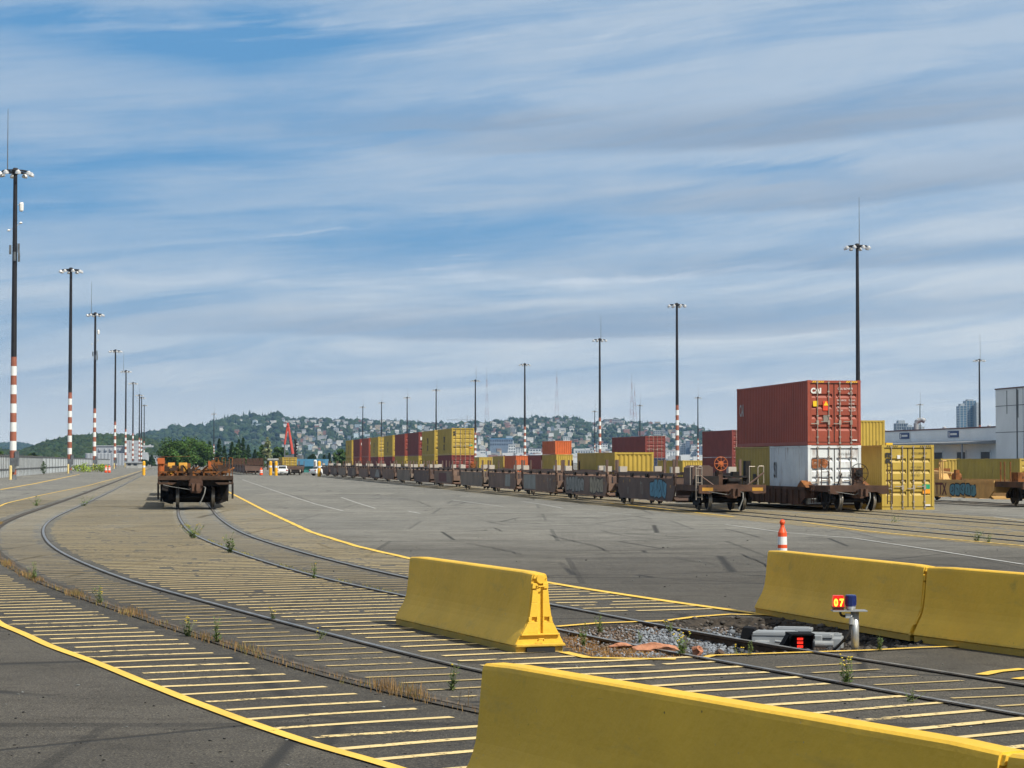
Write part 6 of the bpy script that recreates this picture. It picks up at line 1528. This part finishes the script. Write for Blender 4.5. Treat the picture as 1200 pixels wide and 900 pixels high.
T(208,510,640,52,'big bright green tree left of the mast behind the rusty car','leaf_bright',GR,'round',6500,1); T(230,511,650,44,'right half of the green tree mass, joined to the big bright one','leaf_bright',GR,'round',6000,2)
for i, (u, v, wd) in enumerate(((246,517,14),(257,514,14),(263,522,10),(272,518,14),(280,515,13),(285,513,12),(291,521,12),(299,527,12))):
    T(u, v, 700+8*i, wd, '%s dark conifer in the clump right of the big green tree' % ['first','second','third','fourth','fifth','sixth','seventh','eighth'][i], 'needle_dark', DG, 'cone', 2600, 10+i, .5, 'conifer_tree')
T(287,532,640,9,'light green bush tree at the right foot of the dark conifers','leaf_bright',GR,'oval',1500,31); T(278,520,650,13,'mid green tree among the dark conifers','leaf_mid',MG,'oval',2500,32)
T(314,511,560,13,'pale silvery poplar left of the red derrick','leaf_pale',PG,'oval',2600,33,.40,'poplar_tree'); T(307,521,580,13,'dark tree at the left side of the pale poplar','leaf_mid',MG,'oval',2400,34); T(328,520,600,20,'rounded mid green tree under the red derrick','leaf_mid',MG,'round',3600,35); T(336,527,590,10,'low green tree right of the rounded one under the derrick','leaf_mid',MG,'round',1600,36)
T(366,529,700,13,'dark bushy tree above the blue shed','needle_dark',DG,'round',2200,37); T(380,533,720,9,'small dark conifer right of the blue shed','needle_dark',DG,'cone',1500,38,.45,'conifer_tree'); T(386,531,730,7,'second small dark conifer right of the blue shed','needle_dark',DG,'cone',1500,39,.45,'conifer_tree'); T(399,523,640,18,'green tree left of the farthest double stack','leaf_mid',MG,'round',3200,40)
T(40,528,520,17,'round dark bush tree behind the left fence','leaf_mid',MG,'round',2400,41); T(30,532,530,8,'smaller bush tree left of the round one behind the fence','leaf_mid',MG,'round',1200,42); T(67,533,560,9,'low bush tree behind the fence left of the second mast','leaf_mid',MG,'round',1200,43); T(1,527,420,12,'bush tree at the very left edge behind the fence','leaf_mid',MG,'round',1500,44); T(178,533,900,12,'dark tree left of the big green tree','needle_dark',DG,'cone',2400,45,.5,'conifer_tree'); T(170,537,920,10,'low dark tree by the far masts','needle_dark',DG,'round',1800,46,.5)
p = G(51, 556); leafy_tree(p.x, p.y, 2.3, 1.3, 'small shrub growing at the foot of the left fence', 'leaf_mid', MG, 'oval', 500, .12, 50, 'shrub'); p = G(97, 553.5); leafy_tree(p.x, p.y, 1.7, 5, 'low light green weeds at the fence between the second and third masts', 'leaf_lime', (.22,.30,.05), 'round', 700, .22, 51, 'shrub'); p = G(117, 553); leafy_tree(p.x, p.y, 1.7, 5, 'low light green weeds at the fence right of the third mast', 'leaf_lime', (.22,.30,.05), 'round', 700, .22, 52, 'shrub')
# loose dark crumbs on the near asphalt
V = []; Fc = []; C = []
for i in range(420):
    u = random.uniform(-20, 1220); v = 560+340*random.random()**.6; q = G(u, v); s_ = random.uniform(.003, .009)*(1+q.y/45)
    vv = (I1[0]*(1+rng.uniform(-.3, .3, (len(I1[0]), 1))))*np.array([s_*random.uniform(.8, 1.6), s_, s_*.6])
    if pit_dist(q.x, q.y) < .15 or in_pit(q.x, q.y): continue
    V.append(vv+np.array([q.x, q.y, s_*.4])); Fc.append(I1[1]+len(I1[0])*(len(V)-1)); C.append(np.tile((.10, .09, .08, 1) if random.random() < .85 else (.9, .85, .75, 1), (len(I1[0]), 1)))
me = np_mesh('loose_crumbs', np.vstack(V), np.vstack(Fc), grey_st, np.vstack(C), 3); tag(put('loose_crumbs', me), 'loose crumbs of asphalt and grit on the ground', None, None, 'stuff')
# ================================================================ HAZE
hb = MB().box(-9500, 9500, -300, 9800, -1.5, 420); hm = bpy.data.materials.new('air_haze'); hm.use_nodes = True; q = NT_(hm.node_tree)
for x in list(q.n): q.n.remove(x)
pv = q.new('ShaderNodeVolumePrincipled'); pv.inputs['Color'].default_value = (.36,.62,1,1); pv.inputs['Density'].default_value = 5.2e-5; pv.inputs['Anisotropy'].default_value = .2
om = q.new('ShaderNodeOutputMaterial'); q.l.new(pv.outputs[0], om.inputs['Volume']); hz = hb.build('haze', hm); tag(hz, kind='stuff')
